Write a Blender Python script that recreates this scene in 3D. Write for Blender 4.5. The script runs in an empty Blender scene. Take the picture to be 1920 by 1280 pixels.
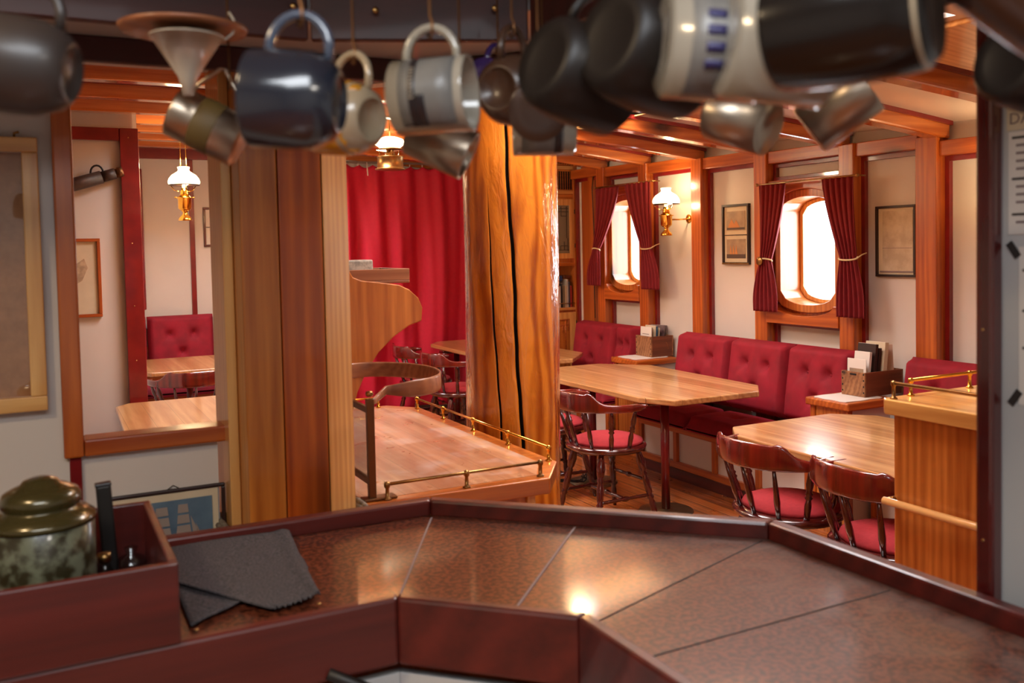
import bpy, math, random
from mathutils import Matrix, Vector
random.seed(7)
# ------------------------------------------------------------------ camera
SC = bpy.context.scene
COL = SC.collection
F, CX, CY, EYE = 1700.0, 960.0, 533.0, 1.67
PITCH, YAW, ROLL = math.radians(2.3), math.radians(27.5), math.radians(-1.2)
CAMR = Matrix.Rotation(-YAW, 3, 'Z') @ Matrix.Rotation(math.pi/2-PITCH, 3, 'X') @ Matrix.Rotation(ROLL, 3, 'Z')
RT, UP, FW = CAMR @ Vector((1,0,0)), CAMR @ Vector((0,1,0)), CAMR @ Vector((0,0,-1))
EYEV = Vector((0,0,EYE))
cam = bpy.data.cameras.new('camera'); camo = bpy.data.objects.new('camera', cam); COL.objects.link(camo)
camo.matrix_world = Matrix.Translation(EYEV) @ CAMR.to_4x4()
cam.sensor_width = 36; cam.lens = F*36/1920; cam.shift_y = -(640-CY)/1920; cam.clip_start = .02
cam.dof.use_dof = True; cam.dof.focus_distance = 4.6; cam.dof.aperture_fstop = 4.5
SC.camera = camo
SC.view_settings.view_transform = 'Standard'; SC.view_settings.look = 'None'
SC.view_settings.gamma = 1; SC.view_settings.exposure = 0.22; SC.view_settings.use_curve_mapping = False
def at(px, py, D):      # world point seen at (px,py) at depth D metres
    return EYEV + (RT*((px-CX)/F) - UP*((py-CY)/F) + FW)*D
# ------------------------------------------------------------------ light
w = bpy.data.worlds.new('world'); SC.world = w; w.use_nodes = True
w.node_tree.nodes['Background'].inputs[0].default_value = (.86,.93,1,1)
w.node_tree.nodes['Background'].inputs[1].default_value = 3.0
def area(name, loc, sx, sy, power, col=(1,1,1), rot=(0,0,0), spread=math.pi):
    l = bpy.data.lights.new(name, 'AREA'); l.shape = 'RECTANGLE'; l.size = sx; l.size_y = sy
    l.energy = power; l.color = col; l.spread = spread
    o = bpy.data.objects.new(name, l); o.location = loc; o.rotation_euler = rot; COL.objects.link(o); return o
DAY = (.93,.96,1)
area('skylight_fill_light', (2.2,2.65,2.95), 1.3, 1.0, 75, DAY)
area('skylight_fill_light', (3.0,4.8,2.95), .75, 1.15, 70, DAY)  # skylight hidden from view, added to fill the saloon
area('skylight_fill_light', (1.45,5.45,3.0), 1.05, .85, 85, DAY)  # another added skylight, fills the room beyond the left hatch
area('skylight_fill_light', (1.6,7.9,3.0), .8, .8, 75, DAY)  # added skylight, brightens the far left room
area('galley_overhead_fill', (-.2,-.2,2.5), 1.0, .8, 24, DAY)  # unseen light overhead behind the camera, added as galley fill
area('galley_fill_lamp', (.62,-.70,2.38), .35, .35, 9, (1,.92,.82))  # unseen lamp added to brighten the white panel at the right
area('galley_fill_lamp', (-.75,.9,2.40), .25, .25, 13, (1,.74,.45))  # unseen warm lamp, added for the glow on the left wall
area('window_daylight', (4.95,4.42,1.65), .8, .9, 24, DAY, (0,math.pi/2,0))
area('window_daylight', (4.95,6.5,1.72), .8, .9, 24, DAY, (0,math.pi/2,0))
def bulb(loc, power, col=(1,.70,.38), r=.03, name='lamp_flame_light'):
    l = bpy.data.lights.new(name, 'POINT'); l.energy = power; l.color = col; l.shadow_soft_size = r
    o = bpy.data.objects.new(name, l); o.location = loc; COL.objects.link(o); return o
# ------------------------------------------------------------------ materials
def lin(c): return tuple(((x/255)/12.92 if x/255 <= .04045 else ((x/255+.055)/1.055)**2.4) for x in c)+(1,)
def newmat(name):
    m = bpy.data.materials.new(name); m.use_nodes = True
    nt = m.node_tree; b = nt.nodes['Principled BSDF']; return m, nt, b
def mat(name, c, rough=.5, metal=0, coat=0, noise=0, nscale=20, bump=0, c2=None, emit=0, trans=0, sheen=0, alpha=1, spec=None):
    m, nt, b = newmat(name); N = nt.nodes; L = nt.links
    b.inputs['Base Color'].default_value = lin(c); b.inputs['Roughness'].default_value = rough
    b.inputs['Metallic'].default_value = metal; b.inputs['Coat Weight'].default_value = coat
    b.inputs['Coat Roughness'].default_value = .06
    if spec is not None: b.inputs['Specular IOR Level'].default_value = spec
    if sheen:
        b.inputs['Sheen Weight'].default_value = sheen; b.inputs['Sheen Roughness'].default_value = .4
        b.inputs['Sheen Tint'].default_value = lin(c2 or c)
    if trans: b.inputs['Transmission Weight'].default_value = trans
    if emit: b.inputs['Emission Color'].default_value = lin(c2 or c); b.inputs['Emission Strength'].default_value = emit
    if noise or bump:
        tc = N.new('ShaderNodeTexCoord'); n = N.new('ShaderNodeTexNoise'); n.inputs['Scale'].default_value = nscale
        n.inputs['Detail'].default_value = 5; L.new(tc.outputs['Object'], n.inputs['Vector'])
        if noise:
            r = N.new('ShaderNodeValToRGB'); r.color_ramp.elements[0].position = .5-.25/max(noise,.01)*.4; r.color_ramp.elements[1].position = .5+.25/max(noise,.01)*.4
            r.color_ramp.elements[0].color = lin(c); r.color_ramp.elements[1].color = lin(c2 or c)
            L.new(n.outputs['Fac'], r.inputs['Fac']); L.new(r.outputs['Color'], b.inputs['Base Color'])
        if bump:
            bp = N.new('ShaderNodeBump'); bp.inputs['Strength'].default_value = bump; bp.inputs['Distance'].default_value = .01
            L.new(n.outputs['Fac'], bp.inputs['Height']); L.new(bp.outputs['Normal'], b.inputs['Normal'])
    return m
def wood(name, dark, light, axis='z', rings=7, rough=.32, coat=.6, planks=None, wear_sheen=0, knots=0, stretch=.06, fine=70, dist=5, cracks=0, coatrough=.07, ringw=.2):
    m, nt, b = newmat(name); N = nt.nodes; L = nt.links
    tc = N.new('ShaderNodeTexCoord'); oi = N.new('ShaderNodeObjectInfo')
    def math_(op, a, c=None):
        x = N.new('ShaderNodeMath'); x.operation = op
        for k, q in enumerate((a, c)):
            if q is None: continue
            if isinstance(q, (int, float)): x.inputs[k].default_value = q
            else: L.new(q, x.inputs[k])
        return x.outputs[0]
    mul = N.new('ShaderNodeVectorMath'); mul.operation = 'SCALE'; mul.inputs[0].default_value = (7,13,5)
    L.new(oi.outputs['Random'], mul.inputs['Scale'])
    add = N.new('ShaderNodeVectorMath'); add.operation = 'ADD'
    L.new(tc.outputs['Object'], add.inputs[0]); L.new(mul.outputs[0], add.inputs[1])
    vec = add.outputs[0]; seam = None; pv = None
    if planks:
        ax, wd = planks[0], planks[1]
        sx = N.new('ShaderNodeSeparateXYZ'); L.new(tc.outputs['Object'], sx.inputs[0])
        t = math_('DIVIDE', sx.outputs['XYZ'.index(ax.upper())], wd)
        fl = math_('FLOOR', t); fr = math_('FRACT', t)
        wn = N.new('ShaderNodeTexWhiteNoise'); wn.noise_dimensions = '1D'; L.new(fl, wn.inputs['W']); pv = wn.outputs['Value']
        sc = N.new('ShaderNodeVectorMath'); sc.operation = 'SCALE'; L.new(wn.outputs['Color'], sc.inputs[0]); sc.inputs['Scale'].default_value = 11
        a2 = N.new('ShaderNodeVectorMath'); a2.operation = 'ADD'; L.new(vec, a2.inputs[0]); L.new(sc.outputs[0], a2.inputs[1]); vec = a2.outputs[0]
        if len(planks) > 2 and planks[2]:
            seam = math_('LESS_THAN', math_('ABSOLUTE', math_('SUBTRACT', fr, .5)), .5-planks[2]/wd/2)
    mp = N.new('ShaderNodeMapping'); L.new(vec, mp.inputs['Vector'])
    s = [1,1,1]; s['xyz'.index(axis)] = stretch; mp.inputs['Scale'].default_value = s
    wv = N.new('ShaderNodeTexWave'); wv.wave_type = 'RINGS'; wv.rings_direction = axis.upper(); wv.inputs['Scale'].default_value = rings*1.6
    wv.inputs['Distortion'].default_value = dist; wv.inputs['Detail'].default_value = 2; wv.inputs['Detail Scale'].default_value = 1.5
    L.new(mp.outputs[0], wv.inputs['Vector'])
    n1 = N.new('ShaderNodeTexNoise'); n1.inputs['Scale'].default_value = fine; n1.inputs['Detail'].default_value = 4; L.new(mp.outputs[0], n1.inputs['Vector'])
    n2 = N.new('ShaderNodeTexNoise'); n2.inputs['Scale'].default_value = 11; n2.inputs['Detail'].default_value = 3; L.new(mp.outputs[0], n2.inputs['Vector'])
    v = math_('ADD', math_('MULTIPLY', math_('MULTIPLY', wv.outputs['Fac'], n2.outputs['Fac']), ringw*2), math_('ADD', math_('MULTIPLY', n1.outputs['Fac'], .42), math_('MULTIPLY', n2.outputs['Fac'], .58-ringw*.5)))
    if pv is not None: v = math_('ADD', v, math_('MULTIPLY', math_('SUBTRACT', pv, .5), .3))
    rp = N.new('ShaderNodeValToRGB'); e = rp.color_ramp.elements
    e[0].position = .25; e[0].color = lin(dark); e[1].position = .85; e[1].color = lin(light)
    L.new(v, rp.inputs['Fac']); col = rp.outputs['Color']
    def mixc(fac, a, bcol, isfac=True):
        x = N.new('ShaderNodeMix'); x.data_type = 'RGBA'
        L.new(fac, x.inputs['Factor']) ; L.new(a, x.inputs['A'])
        if isinstance(bcol, tuple): x.inputs['B'].default_value = bcol
        else: L.new(bcol, x.inputs['B'])
        return x.outputs['Result']
    if knots:
        vo = N.new('ShaderNodeTexVoronoi'); vo.inputs['Scale'].default_value = knots
        mp2 = N.new('ShaderNodeMapping'); s2 = [1,1,1]; s2['xyz'.index(axis)] = .45; mp2.inputs['Scale'].default_value = s2
        L.new(vec, mp2.inputs['Vector']); L.new(mp2.outputs[0], vo.inputs['Vector'])
        k = N.new('ShaderNodeMapRange'); k.inputs['From Min'].default_value = .16; k.inputs['From Max'].default_value = .05
        L.new(vo.outputs['Distance'], k.inputs['Value'])
        col = mixc(k.outputs[0], col, lin(tuple(int(q*.35) for q in dark)))
    if seam is not None:
        col2 = N.new('ShaderNodeMix'); col2.data_type = 'RGBA'; L.new(seam, col2.inputs['Factor'])
        col2.inputs['A'].default_value = lin((28,14,10)); L.new(col, col2.inputs['B']); col = col2.outputs['Result']
    if wear_sheen:
        nw = N.new('ShaderNodeTexNoise'); nw.inputs['Scale'].default_value = 9; nw.inputs['Detail'].default_value = 8; L.new(tc.outputs['Object'], nw.inputs['Vector'])
        k = N.new('ShaderNodeMapRange'); k.inputs['From Min'].default_value = .52; k.inputs['From Max'].default_value = .8; k.inputs['To Max'].default_value = wear_sheen
        L.new(nw.outputs['Fac'], k.inputs['Value']); col = mixc(k.outputs[0], col, lin((200,178,165)))
        rr = math_('ADD', math_('MULTIPLY', nw.outputs['Fac'], .35), rough-.15); L.new(rr, b.inputs['Roughness'])
    else: b.inputs['Roughness'].default_value = rough
    L.new(col, b.inputs['Base Color']); b.inputs['Coat Weight'].default_value = coat; b.inputs['Coat Roughness'].default_value = coatrough
    bp = N.new('ShaderNodeBump'); bp.inputs['Strength'].default_value = .12; bp.inputs['Distance'].default_value = .002
    L.new(v, bp.inputs['Height']); L.new(bp.outputs['Normal'], b.inputs['Normal'])
    return m
M = {}
for ax in 'xyz':
    M['pine_'+ax] = wood('varnished_pine_'+ax, (146,68,20), (214,134,60), ax, knots=2.2, coat=.45, coatrough=.14)
    M['orange_'+ax] = wood('orange_pine_'+ax, (136,50,12), (200,108,40), ax, knots=2.6, coat=.3, coatrough=.2)
    M['mahog_'+ax] = wood('mahogany_'+ax, (56,13,10), (100,28,20), ax, rings=4, coat=.3, rough=.4)
    M['darkwood_'+ax] = wood('dark_mahogany_'+ax, (40,10,9), (66,20,15), ax, rings=4, coat=.05, rough=.55)
    M['lightpine_'+ax] = wood('pale_pine_'+ax, (190,128,62), (238,190,120), ax)
M['beam'] = wood('beam_pine', (158,72,26), (216,130,62), 'x', coat=1, rough=.25, knots=1.8)
M['redtrim'] = mat('oxblood_paint', (112,14,20), .3, coat=.6, noise=.6, nscale=8, c2=(132,24,24))
M['post'] = wood('square_post_pine', (144,70,18), (216,138,58), 'z', rings=9, knots=1.6, dist=4)
M['post2'] = wood('square_post_reddish_pine', (132,46,10), (204,104,34), 'z', rings=10, knots=1.6, dist=4)
M['post3'] = wood('square_post_pale_pine', (186,120,56), (236,184,112), 'z', rings=8, dist=4)
M['mast'] = wood('mast_timber', (136,54,8), (206,122,36), 'z', rings=4, dist=7, stretch=.2, coat=1, rough=.25, fine=26, ringw=.5)
M['mastcrack'] = mat('mast_crack_inside', (30,14,6), .8)
M['table'] = wood('table_plank_wood', (170,112,62), (222,174,116), 'y', rings=5, coat=.8, rough=.3, planks=('x',.14,.0015), coatrough=.12)
M['table_edge'] = wood('table_edge_wood', (150,92,40), (222,168,100), 'y', rings=5, coat=.8)
M['desk'] = wood('desk_top_wood', (160,98,64), (218,166,122), 'y', rings=5, coat=.8, rough=.3, planks=('x',.11,.001), wear_sheen=.75)  # pale blotches: scuffs plus whitish reflections painted into the planks
M['deskedge'] = wood('desk_edge_wood', (150,66,14), (214,124,44), 'x', rings=5, coat=.8)
M['butcher'] = wood('butcher_block', (176,112,50), (232,178,100), 'y', rings=4, coat=.6, planks=('x',.045,.0008))
M['floor'] = wood('floor_planks', (126,58,20), (196,112,50), 'y', rings=6, coat=.7, rough=.3, planks=('x',.1,.007), wear_sheen=.12)
M['chair'] = wood('chair_mahogany', (40,8,8), (86,20,16), 'z', rings=4, coat=1, rough=.2)
M['chairred'] = wood('chair_red_mahogany', (62,12,10), (124,30,20), 'z', rings=4, coat=1, rough=.2)
M['cratewood'] = wood('crate_wood', (104,62,36), (170,118,76), 'x', coat=0, rough=.7, knots=7)
M['cratedark'] = wood('crate_side_wood', (84,40,22), (132,72,42), 'x', coat=0, rough=.6)
M['bent'] = wood('bent_oak', (120,66,40), (176,116,78), 'x', coat=.3, rough=.45)
M['white'] = mat('painted_white_panel', (208,200,192), .6, noise=.5, nscale=2.5, c2=(214,207,199), bump=.02)
M['ceil'] = mat('white_ceiling_board', (222,206,192), .3, coat=.4)
M['galleywhite'] = mat('galley_white_laminate', (188,188,186), .35, coat=.3)
M['velvet'] = mat('red_velvet', (140,6,28), .8, sheen=.15, c2=(230,40,80), noise=.5, nscale=9, bump=.05)
M['velvet'].node_tree.nodes['Principled BSDF'].inputs['Sheen Tint'].default_value = lin((230,40,80))
for e, c in zip(M['velvet'].node_tree.nodes['Color Ramp'].color_ramp.elements, ((124,4,26),(150,8,36))): e.color = lin(c)
M['seatred'] = mat('red_seat_fabric', (142,24,30), .9, noise=.5, nscale=60, c2=(156,30,36), bump=.1)
M['curtain'] = mat('crimson_curtain', (188,14,50), .7, sheen=.2, noise=.4, nscale=30, c2=(198,18,56))
M['curtaindark'] = mat('dark_red_curtain', (112,10,20), .8, sheen=.3, noise=.4, nscale=30, c2=(126,12,24))
M['brass'] = mat('polished_brass', (224,172,74), .18, 1)
M['oldbrass'] = mat('aged_brass', (178,140,84), .33, 1, noise=.5, nscale=30, c2=(140,106,66))
M['bronze'] = mat('brown_bronze', (118,82,52), .4, .8)
M['plate'] = mat('metal_floor_plate', (150,132,102), .4, .9, noise=.5, nscale=12, c2=(120,104,82))
M['steel'] = mat('brushed_steel', (176,160,142), .34, 1)
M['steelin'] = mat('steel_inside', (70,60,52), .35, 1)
M['opal'] = mat('opal_glass_shade', (255,240,214), .3, emit=5, c2=(255,226,176))
M['flame'] = mat('lamp_burner_glow', (255,190,80), .4, emit=14, c2=(255,196,96))
M['darkline'] = mat('shade_rim_band', (60,34,22), .3, metal=.6)
M['black'] = mat('black_glaze', (22,18,16), .2, coat=.3, spec=.3)
M['blackmatte'] = mat('dark_matte_glaze', (28,22,19), .42, coat=.0, spec=.3)
M['bluegrey'] = mat('blue_grey_glaze', (28,31,40), .22, coat=.7)
M['bluehandle'] = mat('blue_grey_handle_glaze', (66,74,90), .2, coat=.8)
M['taupe'] = mat('taupe_glaze', (52,43,39), .4, coat=.1)
M['brown'] = mat('brown_glaze', (66,44,32), .35, coat=.2)
M['whiteglaze'] = mat('white_glaze', (150,142,128), .2, coat=.7)
M['creamglaze'] = mat('cream_glaze', (158,140,114), .3, coat=.6)
M['yellow'] = mat('yellow_drip_glaze', (196,132,22), .25, coat=.8)
M['violet'] = mat('violet_glaze', (50,34,92), .2, coat=.8)
M['printgrey'] = mat('grey_photo_print', (92,90,88), .35, noise=.7, nscale=14, c2=(116,112,106))
M['printdark'] = mat('dark_photo_print', (34,28,30), .35)
M['printtext'] = mat('pale_print_letters', (150,136,118), .5)
M['printblue'] = mat('blue_print', (44,40,84), .35)
M['olive'] = mat('olive_label', (84,66,28), .6)
M['paper'] = mat('white_paper', (222,216,208), .6)
M['cream'] = mat('cream_paper', (214,200,172), .7, noise=.4, nscale=12, c2=(204,190,160))
M['manila'] = mat('pinkish_card', (198,172,152), .7)
M['ink'] = mat('dark_ink', (52,46,44), .7)
M['inkgrey'] = mat('grey_ink', (128,112,112), .7)
M['blacktape'] = mat('black_tape', (44,40,38), .5)
M['plastic'] = mat('translucent_plastic', (198,188,172), .25, trans=.35)
M['cloth'] = mat('charcoal_linen', (52,48,50), .95, noise=.8, nscale=260, c2=(82,76,78), bump=.25)
M['tin'] = mat('mottled_green_tin', (44,40,24), .3, coat=.4, noise=1.2, nscale=42, c2=(96,100,82))
M['tinlid'] = mat('olive_tin_lid', (70,62,32), .25, metal=.4, coat=.5)
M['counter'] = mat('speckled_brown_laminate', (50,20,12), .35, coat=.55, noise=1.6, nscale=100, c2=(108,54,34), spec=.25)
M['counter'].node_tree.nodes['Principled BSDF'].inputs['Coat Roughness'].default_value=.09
nt=M['counter'].node_tree; N=nt.nodes; L=nt.links; b=N['Principled BSDF']          # scuffs plus a grey ceiling reflection painted into the right half
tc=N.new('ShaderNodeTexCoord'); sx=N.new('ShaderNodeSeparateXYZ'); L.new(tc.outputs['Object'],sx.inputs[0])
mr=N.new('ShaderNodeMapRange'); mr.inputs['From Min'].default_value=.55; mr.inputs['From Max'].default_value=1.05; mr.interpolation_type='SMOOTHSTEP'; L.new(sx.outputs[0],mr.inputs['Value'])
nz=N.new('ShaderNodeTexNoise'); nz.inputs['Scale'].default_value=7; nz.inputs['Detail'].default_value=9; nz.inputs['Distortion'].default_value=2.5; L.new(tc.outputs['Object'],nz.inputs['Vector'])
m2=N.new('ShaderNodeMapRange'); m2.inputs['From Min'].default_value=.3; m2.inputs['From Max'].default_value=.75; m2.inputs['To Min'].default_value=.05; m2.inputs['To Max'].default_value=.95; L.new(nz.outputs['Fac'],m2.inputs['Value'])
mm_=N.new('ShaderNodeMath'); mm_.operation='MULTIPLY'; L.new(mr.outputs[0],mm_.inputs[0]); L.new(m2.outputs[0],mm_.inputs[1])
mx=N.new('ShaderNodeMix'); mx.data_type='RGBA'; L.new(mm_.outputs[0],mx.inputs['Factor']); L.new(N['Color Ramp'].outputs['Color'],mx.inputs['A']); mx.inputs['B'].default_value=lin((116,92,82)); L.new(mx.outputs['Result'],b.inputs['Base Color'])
M['rope'] = mat('grey_rope', (138,126,110), .9, noise=.8, nscale=60, c2=(96,86,74), bump=.4)
M['cord'] = mat('cream_cord', (214,194,150), .8)
M['twine'] = mat('jute_twine', (168,110,60), .9)
M['blackcable'] = mat('black_cable', (22,18,16), .5)
M['sea'] = mat('engraving_sea_sky', (150,128,106), .6, noise=.8, nscale=14, c2=(176,150,120))
M['seablue'] = mat('blue_print_sky', (74,100,122), .5, noise=.8, nscale=10, c2=(98,126,146))
M['chart'] = mat('faded_chart', (178,160,134), .6, noise=.9, nscale=12, c2=(200,186,160))
M['sail'] = mat('print_sail', (150,140,132), .6)
M['orangesail'] = mat('print_orange_sail', (196,130,72), .6)
M['shipdark'] = mat('print_dark_sea', (84,66,58), .6)
M['darkframe'] = mat('dark_picture_frame', (40,18,15), .5, coat=.1)
M['slot'] = mat('dark_slot', (24,14,10), .8)
M['telescope'] = mat('leather_telescope', (48,34,28), .5, noise=.6, nscale=40, c2=(66,46,36))
M['redpole'] = mat('red_painted_pole', (104,10,16), .3, coat=.5)
M['screw'] = mat('brass_screw', (196,160,100), .3, 1)
M['bookcols'] = None
def glassmat(name, tint=(1,1,1,1), gloss=.12):
    m = bpy.data.materials.new(name); m.use_nodes = True; nt = m.node_tree; N = nt.nodes; L = nt.links
    for n in list(N):
        if n.type != 'OUTPUT_MATERIAL': N.remove(n)
    out = [n for n in N if n.type == 'OUTPUT_MATERIAL'][0]
    a = N.new('ShaderNodeBsdfTransparent'); a.inputs[0].default_value = tint
    g = N.new('ShaderNodeBsdfGlossy'); g.inputs['Roughness'].default_value = .03
    mx = N.new('ShaderNodeMixShader'); mx.inputs[0].default_value = gloss*.5; L.new(a.outputs[0], mx.inputs[1]); L.new(g.outputs[0], mx.inputs[2]); L.new(mx.outputs[0], out.inputs[0])
    return m
M['glass'] = glassmat('window_glass')
M['greyglass'] = glassmat('grey_glass', (.75,.78,.78,1))
# ------------------------------------------------------------------ mesh helpers
class MB:
    def __init__(s, T=None): s.v=[]; s.f=[]; s.s=[]; s.T = T or Matrix.Identity(4)
    def add(s, vs, fs, smooth=False, T=None):
        b = len(s.v); Q = s.T @ T if T is not None else s.T
        s.v += [Q @ Vector(p) for p in vs]; s.f += [tuple(b+i for i in f) for f in fs]; s.s += [smooth]*len(fs); return s
    def box(s, x0,y0,z0,x1,y1,z1, T=None):
        x0,x1=sorted((x0,x1)); y0,y1=sorted((y0,y1)); z0,z1=sorted((z0,z1))
        return s.add([(x0,y0,z0),(x1,y0,z0),(x1,y1,z0),(x0,y1,z0),(x0,y0,z1),(x1,y0,z1),(x1,y1,z1),(x0,y1,z1)],
          [(0,3,2,1),(4,5,6,7),(0,1,5,4),(1,2,6,5),(2,3,7,6),(3,0,4,7)], False, T)
    def tube(s, pts, r, seg=10, closed=False, caps=True, T=None):
        pts=[Vector(p) for p in pts]; n=len(pts); rs = r if isinstance(r,(list,tuple)) else [r]*n
        vs=[]; fs=[]; prev=None
        for i,p in enumerate(pts):
            if closed: d=(pts[(i+1)%n]-pts[i-1])
            else: d=(pts[min(i+1,n-1)]-pts[max(i-1,0)])
            d = d.normalized() if d.length>1e-9 else Vector((0,0,1))
            if prev is None:
                a=Vector((0,0,1)) if abs(d.z)<.9 else Vector((1,0,0)); u=d.cross(a).normalized()
            else: u=(prev-d*prev.dot(d)).normalized()
            prev=u; w_=d.cross(u)
            for k in range(seg):
                t=2*math.pi*k/seg; vs.append(p+(u*math.cos(t)+w_*math.sin(t))*rs[i])
        for i in range(n if closed else n-1):
            j=(i+1)%n
            for k in range(seg): fs.append((i*seg+k,i*seg+(k+1)%seg,j*seg+(k+1)%seg,j*seg+k))
        if caps and not closed: fs += [tuple(range(seg))[::-1], tuple((n-1)*seg+k for k in range(seg))]
        return s.add(vs,fs,True,T)
    def lathe(s, prof, seg=24, T=None, smooth=True):
        vs=[]; fs=[]; n=len(prof)
        for r,z in prof:
            for k in range(seg):
                t=2*math.pi*k/seg; vs.append((max(r,1e-4)*math.cos(t),max(r,1e-4)*math.sin(t),z))
        for i in range(n-1):
            for k in range(seg): fs.append((i*seg+k,i*seg+(k+1)%seg,(i+1)*seg+(k+1)%seg,(i+1)*seg+k))
        fs += [tuple(range(seg))[::-1], tuple((n-1)*seg+k for k in range(seg))]
        return s.add(vs,fs,smooth,T)
    def prism(s, poly, plane, a, b, T=None):   # poly in plane 'xy','yz','xz', extruded along the third axis
        def P(p,c): return {'xy':(p[0],p[1],c),'yz':(c,p[0],p[1]),'xz':(p[0],c,p[1])}[plane]
        n=len(poly); vs=[P(p,a) for p in poly]+[P(p,b) for p in poly]
        fs=[tuple(range(n))[::-1],tuple(range(n,2*n))]+[(i,(i+1)%n,n+(i+1)%n,n+i) for i in range(n)]
        return s.add(vs,fs,False,T)
    def ring(s, outer, inner, plane, a, b, T=None):  # frame between two outlines with equal counts
        def P(p,c): return {'xy':(p[0],p[1],c),'yz':(c,p[0],p[1]),'xz':(p[0],c,p[1])}[plane]
        n=len(outer); vs=[P(p,a) for p in outer]+[P(p,a) for p in inner]+[P(p,b) for p in outer]+[P(p,b) for p in inner]; fs=[]
        for i in range(n):
            j=(i+1)%n; fs += [(i,j,n+j,n+i),(2*n+i,3*n+i,3*n+j,2*n+j),(i,2*n+i,2*n+j,j),(n+i,n+j,3*n+j,3*n+i)]
        return s.add(vs,fs,False,T)
    def grid(s, fn, nu, nv, smooth=True, T=None):
        vs=[fn(i/nu,j/nv) for j in range(nv+1) for i in range(nu+1)]
        fs=[(j*(nu+1)+i,j*(nu+1)+i+1,(j+1)*(nu+1)+i+1,(j+1)*(nu+1)+i) for j in range(nv) for i in range(nu)]
        return s.add(vs,fs,smooth,T)
    def sweep(s, frames, seg=12, T=None):      # frames: centre, side dir, up dir, half side, half up
        vs=[]; fs=[]; n=len(frames)
        for c,a,u,ha,hu in frames:
            for k in range(seg):
                t=2*math.pi*k/seg; ct,st=math.cos(t),math.sin(t)
                q=lambda x: math.copysign(abs(x)**.6,x)
                vs.append(Vector(c)+Vector(a)*ha*q(ct)+Vector(u)*hu*q(st))
        for i in range(n-1):
            for k in range(seg): fs.append((i*seg+k,i*seg+(k+1)%seg,(i+1)*seg+(k+1)%seg,(i+1)*seg+k))
        fs += [tuple(range(seg))[::-1], tuple((n-1)*seg+k for k in range(seg))]
        return s.add(vs,fs,True,T)
    def build(s, name, m, parent=None, bevel=0, local=False, solid=0):
        me=bpy.data.meshes.new(name)
        off=Vector((0,0,0))
        if parent is not None and not local:
            p=parent
            while p is not None: off+=p.location; p=p.parent
        me.from_pydata([tuple(v-off) for v in s.v],[],s.f); me.update()
        me.polygons.foreach_set('use_smooth', s.s)
        import bmesh as _b
        bm=_b.new(); bm.from_mesh(me); _b.ops.recalc_face_normals(bm, faces=bm.faces); bm.to_mesh(me); bm.free()
        o=bpy.data.objects.new(name,me); COL.objects.link(o); o.parent=parent
        for mm in (m if isinstance(m,list) else [m]): me.materials.append(M[mm] if isinstance(mm,str) else mm)
        if solid:
            md=o.modifiers.new('solid','SOLIDIFY'); md.thickness=solid; md.offset=0
        if bevel:
            md=o.modifiers.new('bevel','BEVEL'); md.width=bevel; md.segments=2; md.limit_method='ANGLE'; md.angle_limit=math.radians(50)
        return o
def box(name, m, x0,y0,z0,x1,y1,z1, parent=None, bevel=0, T=None):
    return MB().box(x0,y0,z0,x1,y1,z1,T).build(name,m,parent,bevel)
def tag(o, label, cat, group=None):
    o['label']=label; o['category']=cat
    if group: o['group']=group
    return o
def thing(name, label, cat, loc=(0,0,0), rz=0, group=None):
    o=bpy.data.objects.new(name,None); COL.objects.link(o); o.location=loc; o.rotation_euler=(0,0,rz); o.empty_display_size=.1
    return tag(o,label,cat,group)
def struct(o):
    o['kind']='structure'; return o
def copy_tree(o, parent=None):
    c=o.copy(); COL.objects.link(c); c.parent=parent
    for ch in list(o.children): copy_tree(ch,c)
    return c
def text(s, size, m, parent, T, name='lettering', extrude=.0004):
    cu=bpy.data.curves.new(name,'FONT'); cu.body=s; cu.size=size; cu.extrude=extrude; cu.resolution_u=2
    t=bpy.data.objects.new(name,cu); COL.objects.link(t)
    me=bpy.data.meshes.new_from_object(t); bpy.data.objects.remove(t); bpy.data.curves.remove(cu)
    me.transform(T); o=bpy.data.objects.new(name,me); COL.objects.link(o); me.materials.clear(); me.materials.append(M[m]); o.parent=parent; return o
def turned(mb, p0, p1, prof, seg=12):
    p0,p1=Vector(p0),Vector(p1); mb.tube([p0.lerp(p1,t) for t,_ in prof],[r for _,r in prof],seg)
# ================================================================== STRUCTURE
def bz(x,y): return 2.25+.035*(y-4)+.24*(1-((x-.6)/3.9)**2)      # underside of the cambered deck beams
MB().box(-2.4,-1.8,-.05,5.2,10,0).build('floor','floor')['kind']='structure'
# ceiling boards with skylight openings; all but the first added for fill light
SKY=[(1.55,2.1,2.85,3.2),(2.62,4.2,3.38,5.4),(.92,5.0,2.0,5.9),(1.2,7.5,2.0,8.3)]
def cells(lo,hi,cuts,step):
    a=[lo]; 
    while a[-1]+step<hi: a.append(a[-1]+step)
    a.append(hi); return sorted(set([round(q,4) for q in a+cuts]))
xs=cells(-2.4,4.75,[c for s in SKY for c in (s[0],s[2])],.3); ys=cells(.85,9.6,[c for s in SKY for c in (s[1],s[3])],1.2)
mb=MB()
for i in range(len(xs)-1):
    for j in range(len(ys)-1):
        cx_,cy_=(xs[i]+xs[i+1])/2,(ys[j]+ys[j+1])/2
        if any(s[0]<cx_<s[2] and s[1]<cy_<s[3] for s in SKY): continue
        vs=[(x,y,bz(x,y)+.1+dz) for dz in (0,.03) for x,y in ((xs[i],ys[j]),(xs[i+1],ys[j]),(xs[i+1],ys[j+1]),(xs[i],ys[j+1]))]
        mb.add(vs,[(0,3,2,1),(4,5,6,7),(0,1,5,4),(1,2,6,5),(2,3,7,6),(3,0,4,7)])
mb.build('ceiling','ceil')['kind']='structure'
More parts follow.
